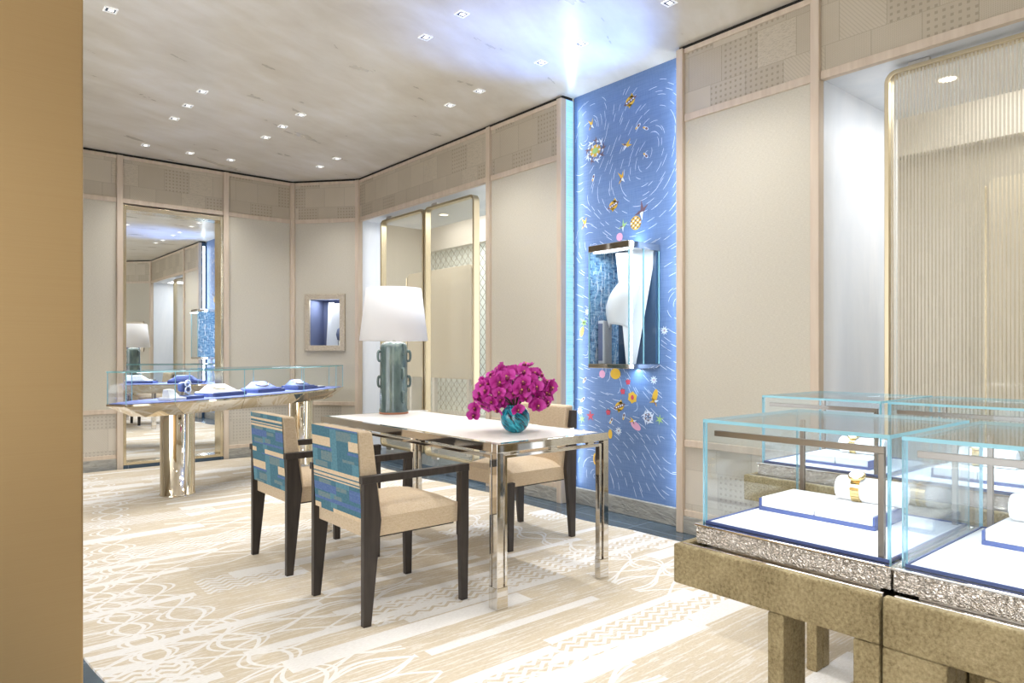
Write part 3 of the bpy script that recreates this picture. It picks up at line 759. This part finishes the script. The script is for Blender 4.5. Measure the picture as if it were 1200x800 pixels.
for x_, y_, lb in ((4.25, 1.35, 'round recessed light in the white soffit above the ribbed screen, left one'), (4.25, .75, 'round recessed light in the white soffit above the ribbed screen, right one'), (4.25, 6.2, 'round recessed light above the fine mesh screens by the lamp')):
    o = thing('soffit_light', lb, 'ceiling light', (x_, y_, ZF0+.004), 0, 'round lights in the window soffits')
    MB().lathe([(.062, .006), (.062, .0), (.045, .0), (.045, .006)], 32, caps=False).build('trim_ring', M['warmwhite'], o); MB().lathe([(.044, .002), (.044, .005)], 24).build('lens', M['lens'], o)
# light inside the windows
for Yc in (5.93, .62):
    for k in (-.55, .55):
        light('AREA', 'window_downlight', (4.28, Yc+k, 2.63), 7, (.93, .96, 1), (0, 0, 0), shape='RECTANGLE', size=.7, size_y=.5)
    light('AREA', 'mall_light', (5.0, Yc+(.9 if Yc > 3 else 0), 2.95), 13, (1, .985, .97), (0, 0, 0), shape='RECTANGLE', size=.5, size_y=2)

# ------------------------------------------------------------------ consultation table
TX0, TX1, TY0, TY1, TZ = 1.922, 2.655, 2.386, 4.20, .752
o = thing('consultation_table', 'polished nickel table with white inset top and slotted double legs', 'table', (TX0, TY0, .009))
TZ -= .009
W_, L_ = TX1-TX0, TY1-TY0
MB().box(.035, W_-.035, .035, L_-.035, TZ-.02, TZ-.001).build('inset_top', M['topwhite'], o, .001)
MB().box(0, W_, 0, .036, TZ-.04, TZ).box(0, W_, L_-.036, L_, TZ-.04, TZ).box(0, .036, .036, L_-.036, TZ-.04, TZ).box(W_-.036, W_, .036, L_-.036, TZ-.04, TZ).build('top_frame', M['nickel'], o, .002)
mb = MB(); g = .014; ib = .014
for y_ in (.006, L_-.006-.026): mb.box(.06, W_-.06, y_, y_+.026, TZ-.04-g-ib, TZ-.04-g)
for x_ in (.006, W_-.006-.026): mb.box(x_, x_+.026, .06, L_-.06, TZ-.04-g-ib, TZ-.04-g)
for x_ in (W_*.5-.03, .1, W_-.14):
    for y_ in (.008, L_-.03): mb.box(x_, x_+.04, y_, y_+.022, TZ-.04-g, TZ-.04)
for y_ in (L_*.33, L_*.66): 
    for x_ in (.008, W_-.03): mb.box(x_, x_+.022, y_, y_+.04, TZ-.04-g, TZ-.04)
mb.build('lower_rail', M['nickel'], o, .0015)
for sx in (0, 1):
    for sy in (0, 1):
        mb = MB(); X0 = 0 if sx == 0 else W_; Y0 = 0 if sy == 0 else L_; dx = 1 if sx == 0 else -1; dy = 1 if sy == 0 else -1
        def bx(a0, a1, b0, b1, z0, z1):
            xs = sorted((X0+dx*a0, X0+dx*a1)); ys = sorted((Y0+dy*b0, Y0+dy*b1)); mb.box(xs[0], xs[1], ys[0], ys[1], z0, z1)
        bx(0, .036, 0, .036, .10, TZ-.04)
        bx(.048, .062, .004, .032, .10, TZ-.054); bx(.004, .032, .048, .062, .10, TZ-.054)
        bx(0, .062, 0, .036, .0, .10); bx(0, .036, .036, .062, .0, .10)
        mb.build('leg', M['nickel'], o, .0015)

TZ += .009
# ------------------------------------------------------------------ chairs
BW, BH = .455, .385
def textile(u, v):
    """repeating block pattern; u across, v down the repeat (0..1)"""
    v = v % 1.0
    def r(a, b_, c, d): return a <= u < b_ and c <= v < d
    if r(0, .42, .13, .235) or r(.8, 1.01, .13, .235) or r(0, .13, .94, 1) or r(.42, 1.01, .95, 1): return 5
    for a, b_ in ((.50, .545), (.565, .588), (.608, .63)):
        if r(.0, 1.01, a, b_): return 5
    if r(0, .5, .68, .775) or r(.78, 1.01, .67, .79): return 4
    if r(0, .44, .245, .275) or r(.77, 1.01, .25, .285) or r(0, .4, .865, .885) or r(.4, 1.01, .85, .885) or r(.3, 1.01, .0, .018): return 4
    if r(.55, .85, .03, .14) or r(.2, .45, .3, .4) or r(.05, .33, .42, .49) or r(.1, .4, .64, .68) or r(.08, .36, .80, .86) or r(.5, .72, .69, .74) or r(.68, .92, .34, .38) or r(.45, .6, .79, .85): return 3
    if r(.42, .55, .0, .5) or r(.85, 1, .03, .12) or r(.5, .78, .63, .68) or r(.85, 1.01, .38, .5) or r(.0, .1, .28, .5) or r(.36, .5, .78, .95): return 2
    return 1
def textile_panel(phase):
    mb = MB(); nu, nv = 36, 64
    for i in range(nu):
        for j in range(nv):
            u0, u1, v0, v1 = i/nu, (i+1)/nu, j/nv, (j+1)/nv
            P = lambda u, v: (-.003-.03*(1-v) if False else 0, (.5-u)*BW, BH*(1-v))
            mb.add([P(u0, v1), P(u1, v1), P(u1, v0), P(u0, v0)][::-1], [(0, 1, 2, 3)], textile((i+.5)/nu, (j+.5)/nv+phase)-1)
    return mb
SEAT_B, SEAT_T = .365, .445
def seat_mesh(L, W_):
    mb = MB(); n, k = 12, 12; vs = []
    for i in range(n+1):
        for j in range(k+1):
            a, b_ = i/n*2-1, j/k*2-1
            e = (1-abs(a)**4)*(1-abs(b_)**4)
            vs.append((-L/2+L*i/n, -W_/2+W_*j/k, SEAT_T+.048*e))
    q = (k+1)
    fs = [(i*q+j, (i+1)*q+j, (i+1)*q+j+1, i*q+j+1) for i in range(n) for j in range(k)]
    mb.add(vs, fs, 0, True)
    ring = [i*q for i in range(n+1)] + [n*q+j for j in range(1, k+1)] + [i*q+k for i in range(n-1, -1, -1)] + [j for j in range(k-1, 0, -1)]
    top = [vs[i] for i in ring]; bot = [(p[0], p[1], SEAT_B) for p in top]; N_ = len(ring)
    mb.add(bot+top, [(i, (i+1) % N_, N_+(i+1) % N_, N_+i) for i in range(N_)] + [tuple(reversed(range(N_)))])
    return mb
def make_chair(name, label, arms, phase, loc, rz):
    o = thing(name, label, 'chair', loc, rz, 'upholstered chairs around the nickel table')
    w2, l2 = .26, .2725
    seat_mesh(.50, .465).build('seat', M['beige'], o, loc=(.005, 0, 0))
    # back: slab rising from the seat rear
    xb, zt = -.283, .82
    bot = [(-.262, -BW/2-.004, .43), (-.165, -BW/2-.004, .43), (-.165, BW/2+.004, .43), (-.262, BW/2+.004, .43)]
    top = [(xb, -BW/2-.004, zt), (xb+.068, -BW/2-.004, zt-.004), (xb+.068, BW/2+.004, zt-.004), (xb, BW/2+.004, zt)]
    bk = MB().hexa(bot, top).build('backrest', M['beige'], o, .012, 3)
    if arms or phase:
        tp = textile_panel(phase).build('textile_panel', [M['teal'], M['teal2'], M['olive'], M['navyw'], M['stripe']], bk)
        # lean the panel with the rear face of the back
        a = math.atan2(xb+.262, zt-.43); tp.location = (-.2655, 0, .432); tp.rotation_euler = (0, a, 0)
    zt2 = .612 if arms else .79
    for s_ in (-1, 1):
        ya, yb = (w2-.027, w2) if s_ > 0 else (-w2, -w2+.027)
        xr = -l2
        if arms: poly = [(xr, 0), (xr+.036, 0), (xr+.084, .44), (xr+.06, zt2), (xr, zt2)]
        else: poly = [(xr, 0), (xr+.036, 0), (xr+.08, .43), (xr+.03, zt2), (xr-.012, zt2)]
        MB().prism_y(poly, ya, yb).build('leg', M['darkwood'], o, .002)
        xf = l2
        if arms: poly = [(xf-.042, 0), (xf-.006, 0), (xf, .35), (xf, zt2-.01), (xf-.042, zt2-.01), (xf-.05, .35)]
        else: poly = [(xf-.036, 0), (xf, 0), (xf, SEAT_B+.03), (xf-.05, SEAT_B+.03)]
        MB().prism_y(poly, ya, yb).build('leg', M['darkwood'], o, .002)
        if arms:
            MB().box(xr-.008, xf+.002, min(ya, yb)-.002, max(ya, yb)+.002, zt2-.012, zt2+.02).build('armrest', M['darkwood'], o, .002)
    for s_ in (-1, 1): MB().box(-.2, .2, s_*.2325, s_*.2335 if False else s_*.2325+s_*.0, SEAT_B+.01, SEAT_B+.02) 
    MB().box(-.22, .22, -.21, .21, SEAT_B-.012, SEAT_B+.002).build('seat_frame', M['darkwood'], o)
    return o
c1 = make_chair('armchair', 'nearest beige armchair with blue patterned back, at the near end of the table', True, 0.0, (1.652, 2.86, .009), 0)
c2 = make_chair('armchair', 'beige armchair with blue patterned back, farther one beside the glass showcase', True, .445, (1.668, 3.715, .009), 0)
c3 = make_chair('side_chair', 'armless beige chair across the table in front of the blue panel', False, 0, (2.815, 3.31, .009), PI)

# ------------------------------------------------------------------ lamp, vase, orchids
o = thing('table_lamp', 'table lamp with white drum shade on grey green ceramic column', 'lamp', (2.375, 4.055, TZ))
bd = MB().lathe([(.096, .012), (.098, .02), (.092, .04), (.092, .44), (.086, .462), (.07, .475), (.05, .482)], 40).build('column', M['glaze'], o)
MB().lathe([(.094, 0), (.097, .003), (.097, .012)], 40).build('foot', M['terracotta'], o)
for k, (a, z_) in enumerate(((168, .385), (168, .215), (-80, .43), (-82, .27), (-82, .115), (-33, .385), (-33, .215), (60, .40), (60, .2))):
    a = R(a); q = Vector((math.cos(a), math.sin(a), 0))
    pts = [q*(.088+.022*math.sin(PI*t_))+Vector((0, 0, z_+.028*math.cos(PI*t_)+(.012*math.sin(2*PI*t_)))) for t_ in [j/10 for j in range(11)]]
    MB().tube(pts, [.010-.003*j/10 for j in range(11)], 8).build('loop_handle', M['glaze'], bd)
MB().lathe([(.012, .48), (.012, .62)], 12).build('socket_stem', M['nickel'], o)
sh = MB().lathe([(.228, .487), (.184, .838)], 64, caps=False).build('lamp_shade', M['shade'], o)
so = sh.modifiers.new('sol', 'SOLIDIFY'); so.thickness = .004
light('POINT', 'lamp_bulb', (2.375, 4.055, TZ+.66), 3, (1, .95, .88), shadow_soft_size=.03)
cb = MB().tube([(2.46, 4.09, TZ+.006), (2.52, 4.11, TZ+.006), (2.60, 4.06, TZ+.006), (2.63, 4.03, TZ+.006)], .003, 6).build('power_cord', M['whiteleather'], o)
cb.location = Vector((0, 0, 0))-Vector((2.375, 4.055, TZ))

VXc, VYc = 2.293, 2.70
o = thing('bud_vase', 'round swirled teal glass vase on the near end of the table', 'vase', (VXc, VYc, TZ))
prof = [(.030, 0)]
for k in range(1, 15):
    t_ = -PI/2+.42 + (PI-.42-.55)*k/14; prof.append((.076*math.cos(t_), .070+.076*math.sin(t_)))
MB().lathe(prof + [(.038, .138), (.034, .132), (.04, .10), (.05, .06)], 40).build('bowl', M['vase'], o)
MB().lathe([(.040, .126), (.044, .134), (.044, .139), (.038, .140)], 32, caps=False).build('rim', M['vase'], o)
o = thing('orchid_bouquet', 'dome of magenta orchid blooms standing in the teal vase', 'flowers', (VXc, VYc, TZ+.12))
def bloom_mesh():
    mb = MB()
    def petal(ang, L, W_, cup, z0, n=8):
        c, q = math.cos(ang), math.sin(ang); vs = []
        for i in range(n+1):
            t_ = i/n; w_ = W_*math.sin(PI*min(.965, max(.08, t_**.9)))**.62 
            r = L*t_
            for s_, k in ((-1, .25), (-.5, .04), (0, 0), (.5, .04), (1, .25)):
                a, b_ = r, s_*w_; z_ = z0+cup*t_*t_-cup*.6*math.sin(PI*t_)+abs(s_)**2*.004*k*4
                vs.append((a*c-b_*q, a*q+b_*c, z_))
        fs = [(5*i+j, 5*i+j+1, 5*i+j+6, 5*i+j+5) for i in range(n) for j in range(4)]
        mb.add(vs, fs, 0, True)
    for a in (90, 215, 325): petal(R(a), .030, .0115, .004, -.001)
    for a in (12, 168): petal(R(a), .034, .021, .006, .001)
    mb.lathe([(.001, .012), (.006, .010), (.008, .005), (.004, .0)], 8, 1, c=(0, -.006), caps=False)
    mb.lathe([(.001, .014), (.003, .011), (.003, .009)], 6, 2, c=(0, .001), caps=False)
    me = mb.build('orchid_bloom', [M['orchid'], M['lip'], M['lipy']]); return me
bl = bloom_mesh(); first = True; cnt = 0; placed = []
tries = 0
# outline of the dome: wide and flattened, with a drooping left spray
while cnt < 95 and tries < 20000:
    tries += 1
    th = rnd.uniform(0, 2*PI); ph_ = math.asin(rnd.uniform(-.42, 1))
    d = Vector((math.cos(th)*math.cos(ph_), math.sin(th)*math.cos(ph_), math.sin(ph_)))
    p = Vector((d.x*.178, d.y*.178, .062+d.z*(.150 if d.z > 0 else .11)))
    p += Vector((rnd.uniform(-.018, .018), rnd.uniform(-.018, .018), rnd.uniform(-.02, .02)))
    if p.z < .045 and math.hypot(p.x, p.y) < .085: continue
    if any((p-q).length < .035 for q in placed): continue
    placed.append(p)
    ob = bl if first else bl.copy()
    if not first: COL.objects.link(ob)
    first = False; ob.parent = o; ob.location = p
    nd = (d + Vector((rnd.uniform(-.5, .5), rnd.uniform(-.5, .5), rnd.uniform(-.5, .4)))).normalized()
    ob.rotation_euler = (nd.to_track_quat('Z', 'Y') @ Matrix.Rotation(rnd.uniform(-.6, .6), 3, 'Z').to_quaternion()).to_euler()
    sc_ = rnd.choice((1, 1.1, 1.2, 1.35, 1.55))*rnd.uniform(.92, 1.06); ob.scale = (sc_, sc_, sc_); cnt += 1
# sprays drooping to the left (toward the mirror wall)
for k in range(4):
    t_ = k/3; base = Vector((-.10-.075*t_, .075+.055*t_, .05-.09*t_*t_))
    ob = bl.copy(); COL.objects.link(ob); ob.parent = o
    ob.location = base + Vector((rnd.uniform(-.03, .03), rnd.uniform(-.03, .03), rnd.uniform(-.02, .03)))
    nd = Vector((-.6+rnd.uniform(-.4, .3), -.4+rnd.uniform(-.4, .4), rnd.uniform(-.2, .5))).normalized()
    ob.rotation_euler = nd.to_track_quat('Z', 'Y').to_euler(); sc_ = rnd.uniform(.8, 1.2); ob.scale = (sc_,)*3
for k in range(12):
    a = 2*PI*k/12; e = Vector((math.cos(a)*.13, math.sin(a)*.13, .06+.05*(k % 3)))
    MB().tube([(math.cos(a)*.012, math.sin(a)*.012, -.085), (math.cos(a)*.02, math.sin(a)*.02, .02), (e.x*.55, e.y*.55, e.z*.85), tuple(e)], .003, 6).build('stem', M['stem'], o)

# ------------------------------------------------------------------ boat-shaped showcase by the mirror
ca = math.atan2(.517, .856)
o = thing('oval_showcase', 'long faceted glass showcase on two pale gold columns before the mirror', 'display case', (2.25, 6.45, .009), ca)
half = [(-1.43, .09), (-1.10, .22), (-.42, .30), (.42, .30), (1.10, .22), (1.43, .09)]
def outline(k=1.0, kx=1.0): return [(x_*kx, -y_*k) for x_, y_ in half] + [(x_*kx, y_*k) for x_, y_ in reversed(half)]
pt = lambda pts, z: [(p[0], p[1], z) for p in pts]
ztop, zb = .771, .665
mb = MB().hexa(pt(outline(.72, .86), zb), pt(outline(), ztop-.015)); mb.hexa(pt(outline(), ztop-.015), pt(outline(), ztop))
mb.build('tray', M['palegold'], o)
mb = MB()
for i in range(1, 5):
    a_ = Vector((half[i][0]*.86, -half[i][1]*.72, zb)); b_ = Vector((half[i][0], -half[i][1], ztop-.015)); n_ = Vector((0, -.003, -.003))
    mb.tube([a_+n_*.3, b_+n_*.3], .002, 6)
mb.build('tray_seam', M['brass'], o)
MB().hexa(pt(outline(.96, .985), ztop), pt(outline(.96, .985), ztop+.004)).build('pad', M['bluepad'], o)
zg = 1.003
oln = outline(.985, .993); nn = len(oln)
for i in range(nn):
    j = (i+1) % nn
    MB().add([(*oln[i], ztop), (*oln[j], ztop), (*oln[j], zg), (*oln[i], zg)], [(0, 1, 2, 3)]).build('glass_pane', M['glass'], o)
    MB().lathe([(.0035, ztop), (.0035, zg)], 6, c=oln[i]).build('glass_edge', M['gedge'], o)
gt = MB().hexa(pt(outline(), zg), pt(outline(), zg+.010)); 
gt.mi = [0, 0]+[1]*nn
gt.build('glass_top', [M['glass'], M['gedge2']], o)
for s_ in (-1, 1):
    MB().lathe([(.138, 0), (.138, .012), (.132, .014), (.132, zb+.005)], 56, sx=1.0, sy=.95, c=(.82*s_, .03)).build('column', M['palegold'], o)
    MB().box(.82*s_-.25, .82*s_+.25, .18, .19, zg-.012, zg-.002).build('led_strip', M['ledwhite'], o)
for s_ in (-.7, 0, .7):
    q = Matrix.Rotation(ca, 3, 'Z') @ Vector((s_, .05, 0))
    light('AREA', 'showcase_led', (2.25+q.x, 6.45+q.y, .98), 2.2, (.86, .92, 1), (0, 0, ca), shape='RECTANGLE', size=.5, size_y=.1)
def on_boat(lx, ly): q = Matrix.Rotation(ca, 3, 'Z') @ Vector((lx, ly, 0)); return (2.25+q.x, 6.45+q.y, .009+ztop+.004)
def necklace_tray(lx, ly, w_, mat, lab, lab2, bust=True, extra=None, rz=0.0):
    t_ = thing('necklace_tray', lab, 'jewellery tray', on_boat(lx, ly), ca+rz, 'trays in the long glass showcase')
    MB().box(-w_/2, w_/2, -.10, .10, 0, .03).build('base', M['navy'], t_, .003)
    MB().box(-w_/2+.004, w_/2-.06, -.101, .096, .03, .042).build('pad', mat, t_, .003)
    if bust:
        MB().hexa([(-w_/2+.02, -.08, .042), (w_/2-.09, -.08, .042), (w_/2-.09, .08, .042), (-w_/2+.02, .08, .042)], [(-w_/2+.10, .02, .10), (w_/2-.14, .02, .10), (w_/2-.14, .06, .10), (-w_/2+.10, .06, .10)]).build('bust', mat, t_, .012, 3)
        n_ = MB().tube([(-.03+.11*math.cos(R(a))-.02, .02-.075*abs(math.sin(R(a))), .092-.042*abs(math.sin(R(a)))+.012) for a in range(-160, -19, 10)], .004, 6)
        nk = tag(n_.build('necklace', M['gold']), lab2, 'necklace', 'necklaces in the long showcase'); nk.location = on_boat(lx, ly); nk.rotation_euler = (0, 0, ca+rz)
    return t_
t1 = thing('ring_tray', 'low white and navy tray at the left end of the long showcase', 'jewellery tray', on_boat(-.90, -.05), ca)
MB().box(-.13, .02, -.07, .07, 0, .022).build('pad', M['whiteleather'], t1, .003); MB().box(.025, .21, -.07, .07, 0, .026).build('base', M['navy'], t1, .003)
MB().hexa([(-.11, -.03, .022), (0, -.03, .022), (0, .05, .022), (-.11, .05, .022)], [(-.10, .0, .085), (-.04, .0, .085), (-.04, .05, .085), (-.10, .05, .085)]).build('riser', M['whiteleather'], t1, .003)
cf = thing('bracelet_cushion', 'navy cushion holding a round diamond bracelet in the long showcase', 'cushion', (on_boat(-.78, .0)[0], on_boat(-.78, .0)[1], on_boat(-.78, 0)[2]+.0265), ca)
MB().box(-.055, .055, -.03, .03, .03, .11).build('roll', M['navy'], cf, .025, 4); MB().box(-.02, .02, -.02, .02, 0, .032).build('foot', M['nickel'], cf, .002)
bc = MB()
for zc, rr in ((.095, .026), (.045, .026)): bc.tube([(rr*math.cos(2*PI*k/20), -.038, zc+rr*math.sin(2*PI*k/20)) for k in range(20)], .007, 8, closed=True)
bb = tag(bc.build('bracelet', M['gem']), 'white ring shaped diamond bracelet clasped on the navy cushion', 'bracelet'); bb.location = cf.location; bb.rotation_euler = cf.rotation_euler
necklace_tray(-.36, .0, .42, M['whiteleather'], 'large white necklace tray in the middle of the long showcase', 'fine necklace on the large white bust tray')
necklace_tray(.22, .02, .40, M['bluepad'], 'blue necklace tray right of the white one in the long showcase', 'gold necklace on the blue bust tray')
necklace_tray(.76, .0, .36, M['navy'], 'navy tray with white pad toward the right end of the long showcase', 'gold brooch chain on the navy tray at the right end', rz=.05)
w3 = thing('white_pad', 'thin white pad lying beside the right end navy tray', 'jewellery tray', on_boat(1.02, .0), ca)
MB().box(-.10, .10, -.06, .06, 0, .02).build('pad', M['whiteleather'], w3, .003); MB().box(-.095, .095, -.062, -.06, .002, .018).build('edge', M['navy'], w3)

# ------------------------------------------------------------------ bronze counters with glass watch cases
def counter(ox, oy, lab, which):
    """a pair of hammered bronze stands; the front face looks toward -X"""
    objs = []
    D = .60
    for k, (ya, yb, legs) in enumerate(((.571, 1.062, ((.770, .808), (.571, .622))), (.07, .566, ((.453, .566), (.30, .395), (.07, .13))))):
        o = thing('bronze_stand', lab[k], 'display stand', (1.422+ox, oy, 0), 0, 'hammered bronze stands under the watch cases')
        mb = MB().box(0, .022, ya, yb, .585, .683).box(D-.022, D, ya, yb, .585, .683)
        if k == 0: mb.box(.022, D-.022, yb-.022, yb, .585, .683)
        else: mb.box(.022, D-.022, ya, ya+.022, .585, .683)
        mb.box(.022, D-.022, ya, yb-.022 if k == 0 else yb, .585, .652)
        mb.build('apron', M['bronze'], o, .005, 2)
        MB().box(.024, D-.024, ya+(.0 if k == 0 else .024), yb-(.024 if k == 0 else 0), .652, .662).build('tray', M['steel'], o)
        MB().box(.016, .024, ya, yb-.016, .662, .685).build('lip', M['nickel'], o, .001)
        for la, lb in legs:
            for xa in (0, D-.10):
                l_ = MB().box(xa, xa+.048, la, lb, .009, .585).box(xa+.052, xa+.10, la, lb, .009, .585).build('leg', M['bronze'], o, .004)
        objs.append(o)
    return objs
counter(0, 0, ('hammered bronze stand with its corner nearest the blue panel, front row', 'hammered bronze stand of the front row, cut by the right edge of the photo'), 0)
counter(1.013, .422, ('hammered bronze stand of the rear row by the ribbed window, left one', 'hammered bronze stand of the rear row, right one mostly behind the front cases'), 1)
def glass_case(ox, y1, lab):
    w_, d_ = .4445, .48; zb0, zg0, zt = .662, .7286, .992
    o = thing('glass_case', lab, 'display case', (ox, y1, 0), 0, 'glass watch cases on bronze stands')   # local: x 0..d_, y 0..-w_
    MB().box(-.012, d_+.012, -w_-.006, .012, zb0+.018, zg0-.006).build('hammered_band', M['silver'], o, .002)
    MB().box(-.016, d_+.016, -w_-.008, .016, zg0-.006, zg0).build('silver_rim', M['nickel'], o, .002)
    MB().box(.03, d_-.02, -w_+.03, -.02, zb0, zb0+.009).box(.02, d_-.01, -w_+.022, -.012, zb0+.010, zb0+.018).build('plinth', M['steel'], o, .001)
    MB().box(.008, d_-.008, -w_+.008, -.008, zg0, zg0+.004).build('white_pad', M['whiteleather'], o)
    mb = MB().box(.006, .010, -w_+.004, -.004, zg0, zg0+.007).box(d_-.010, d_-.006, -w_+.004, -.004, zg0, zg0+.007).box(.01, d_-.01, -w_+.004, -w_+.008, zg0, zg0+.007).box(.01, d_-.01, -.008, -.004, zg0, zg0+.007)
    mb.build('navy_edging', M['navy'], o)
    T = .008
    def pane(nm, b6, axis):
        q = MB().box(*b6)
        # faces of box: 0 bottom 1 top 2 -y 3 +y 4 -x 5 +x ; edges are those not on the big axis
        big = {'x': (4, 5), 'y': (2, 3), 'z': (0, 1)}[axis]
        q.mi = [0 if i in big else 1 for i in range(6)]
        q.build(nm, [M['glass'], M['gedge']], o)
    pane('front_glass', (0, T, -w_, 0, zg0, zt-T), 'x'); pane('rear_glass', (d_-T, d_, -w_, 0, zg0, zt-T), 'x')
    pane('side_glass', (T, d_-T, -T, 0, zg0, zt-T), 'y'); pane('side_glass', (T, d_-T, -w_, -w_+T, zg0, zt-T), 'y')
    pane('top_glass', (0, d_, -w_, 0, zt-T, zt), 'z')
    fz = zt-.028
    mb = MB().box(.016, .028, -w_+.018, -.022, fz-.014, fz).box(.016, .028, -w_+.018, -w_+.030, zg0, fz-.014).box(d_-.03, d_-.018, -w_+.018, -w_+.030, zg0, fz).box(d_-.03, d_-.018, -.034, -.022, zg0, fz)
    mb.build('nickel_frame', M['framemetal'], o, .001)
    MB().box(.028, .034, -w_+.04, -.04, fz-.010, fz-.002).build('led_strip', M['ledwhite'], o)
    light('AREA', 'case_led', (ox+.10, y1-w_/2, fz-.004), .9, (.95, .97, 1), (0, R(-18), 0), shape='RECTANGLE', size=.05, size_y=.36)
    return o
def watch_set(ox, y1, tx, ty0, ty1, ry, lab_t, lab_r, lab_w, rz=.80, watch=True):
    zf = .7326
    o = thing('watch_tray', lab_t, 'jewellery tray', (ox+tx, y1-ty0, zf), 0, 'watch trays in the glass cases')
    L = ty1-ty0; D = .17; hf = L*.5
    MB().box(-.003, D+.004, -L-.006, .006, 0, .010).box(-.003, D, -L-.006, -L, .010, .032).box(-.003, D, 0, .006, .010, .032).build('navy_base', M['navy'], o, .001)
    for a, b_ in ((-hf+.002, 0), (-L, -hf-.002)): MB().box(0, D, a, b_, .010, .036).build('white_pad', M['whiteleather'], o, .002)
    MB().box(D-.03, D-.018, ry-ty0 if False else -(ry-ty0)-.012, -(ry-ty0), .036, rz-zf-.033).build('post', M['navy'], o, .001)
    rr = .032; rl = .165; xc = ox+tx+D-.024; yc = y1-ry+.02
    r_ = thing('watch_roll', lab_r, 'watch cushion', (xc, yc, rz), 0, 'white rolls holding watches')
    q = MB().lathe([(rr-.004, -.002), (rr, .004), (rr, rl-.004), (rr-.004, rl)], 32); bo = q.build('roll', M['whiteleather'], r_); bo.rotation_euler = (PI/2, 0, 0)
    MB().lathe([(rr-.008, -.0028), (rr-.008, -.001)], 28).build('end_cap', M['greyleather'], r_).rotation_euler = (PI/2, 0, 0)
    if watch:
        w_ = thing('wristwatch', lab_w, 'watch', (xc, yc-.052, rz), 0, 'watches on white rolls')
        bn = MB(); n = 28
        for k in range(n):
            a0, a1 = 2*PI*k/n, 2*PI*(k+.86)/n
            for r0, r1 in ((rr+.001, rr+.0045),):
                vs = [(r*math.cos(a), y_, r*math.sin(a)) for y_ in (-.011, .011) for a in (a0, a1) for r in (r0, r1)]
                bn.add(vs, [(0, 1, 3, 2), (4, 6, 7, 5), (0, 4, 5, 1), (2, 3, 7, 6), (1, 5, 7, 3), (0, 2, 6, 4)])
        bn.build('bracelet', M['gold'], w_)
        q = MB().lathe([(.001, .036), (.018, .036), (.021, .039), (.021, .044), (.018, .046)], 28, caps=False); q.build('case', M['gold'], w_).rotation_euler = (0, R(-25), 0)
        MB().lathe([(.018, .0452), (.0178, .0456)], 28).build('dial', M['watchdial'], w_).rotation_euler = (0, R(-25), 0)
YA, XA = 1.023, 1.492
glass_case(XA, YA, 'front row glass case farthest left with the gold watch')
glass_case(XA, .5557, 'front row glass case cut by the right edge of the photo')
glass_case(XA+1.013, YA+.422, 'rear row glass case nearest the blue panel')
glass_case(XA+1.013, .978, 'rear row glass case right of its neighbour, before the ribbed screen')
watch_set(XA, YA, .235, .025, .315, .19, 'white and navy two part tray in the front left glass case', 'white roll above the tray in the front left glass case', 'gold watch with mesh strap in the front left glass case')
watch_set(XA, .5557, .30, .06, .35, .095, 'white and navy tray in the front case at the right edge', 'white roll on a navy post at the right edge of the photo', 'gold watch on the roll at the right edge of the photo')
watch_set(XA+1.013, 1.445, .10, .12, .36, .22, 'white and navy tray in the rear case nearest the blue panel', 'white roll in the rear case nearest the blue panel', 'gold watch in the rear case nearest the blue panel')
watch_set(XA+1.013, .978, .12, .10, .36, .16, 'white and navy tray in the rear case before the ribbed screen', 'white roll in the rear case before the ribbed screen', 'gold watch in the rear case before the ribbed screen')

# ------------------------------------------------------------------ world and view
wd = bpy.data.worlds.new('world'); S.world = wd; wd.use_nodes = True
wd.node_tree.nodes['Background'].inputs[0].default_value = (.98, .985, 1, 1)
wd.node_tree.nodes['Background'].inputs[1].default_value = 2.8
S.view_settings.view_transform = 'Standard'; S.view_settings.look = 'None'; S.view_settings.gamma = 1
S.view_settings.use_curve_mapping = False; S.view_settings.exposure = 0.4
S.cycles.transparent_max_bounces = 40; S.cycles.max_bounces = 14; S.cycles.diffuse_bounces = 5; S.cycles.glossy_bounces = 6
S.cycles.caustics_reflective = False; S.cycles.caustics_refractive = False; S.cycles.sample_clamp_indirect = 6
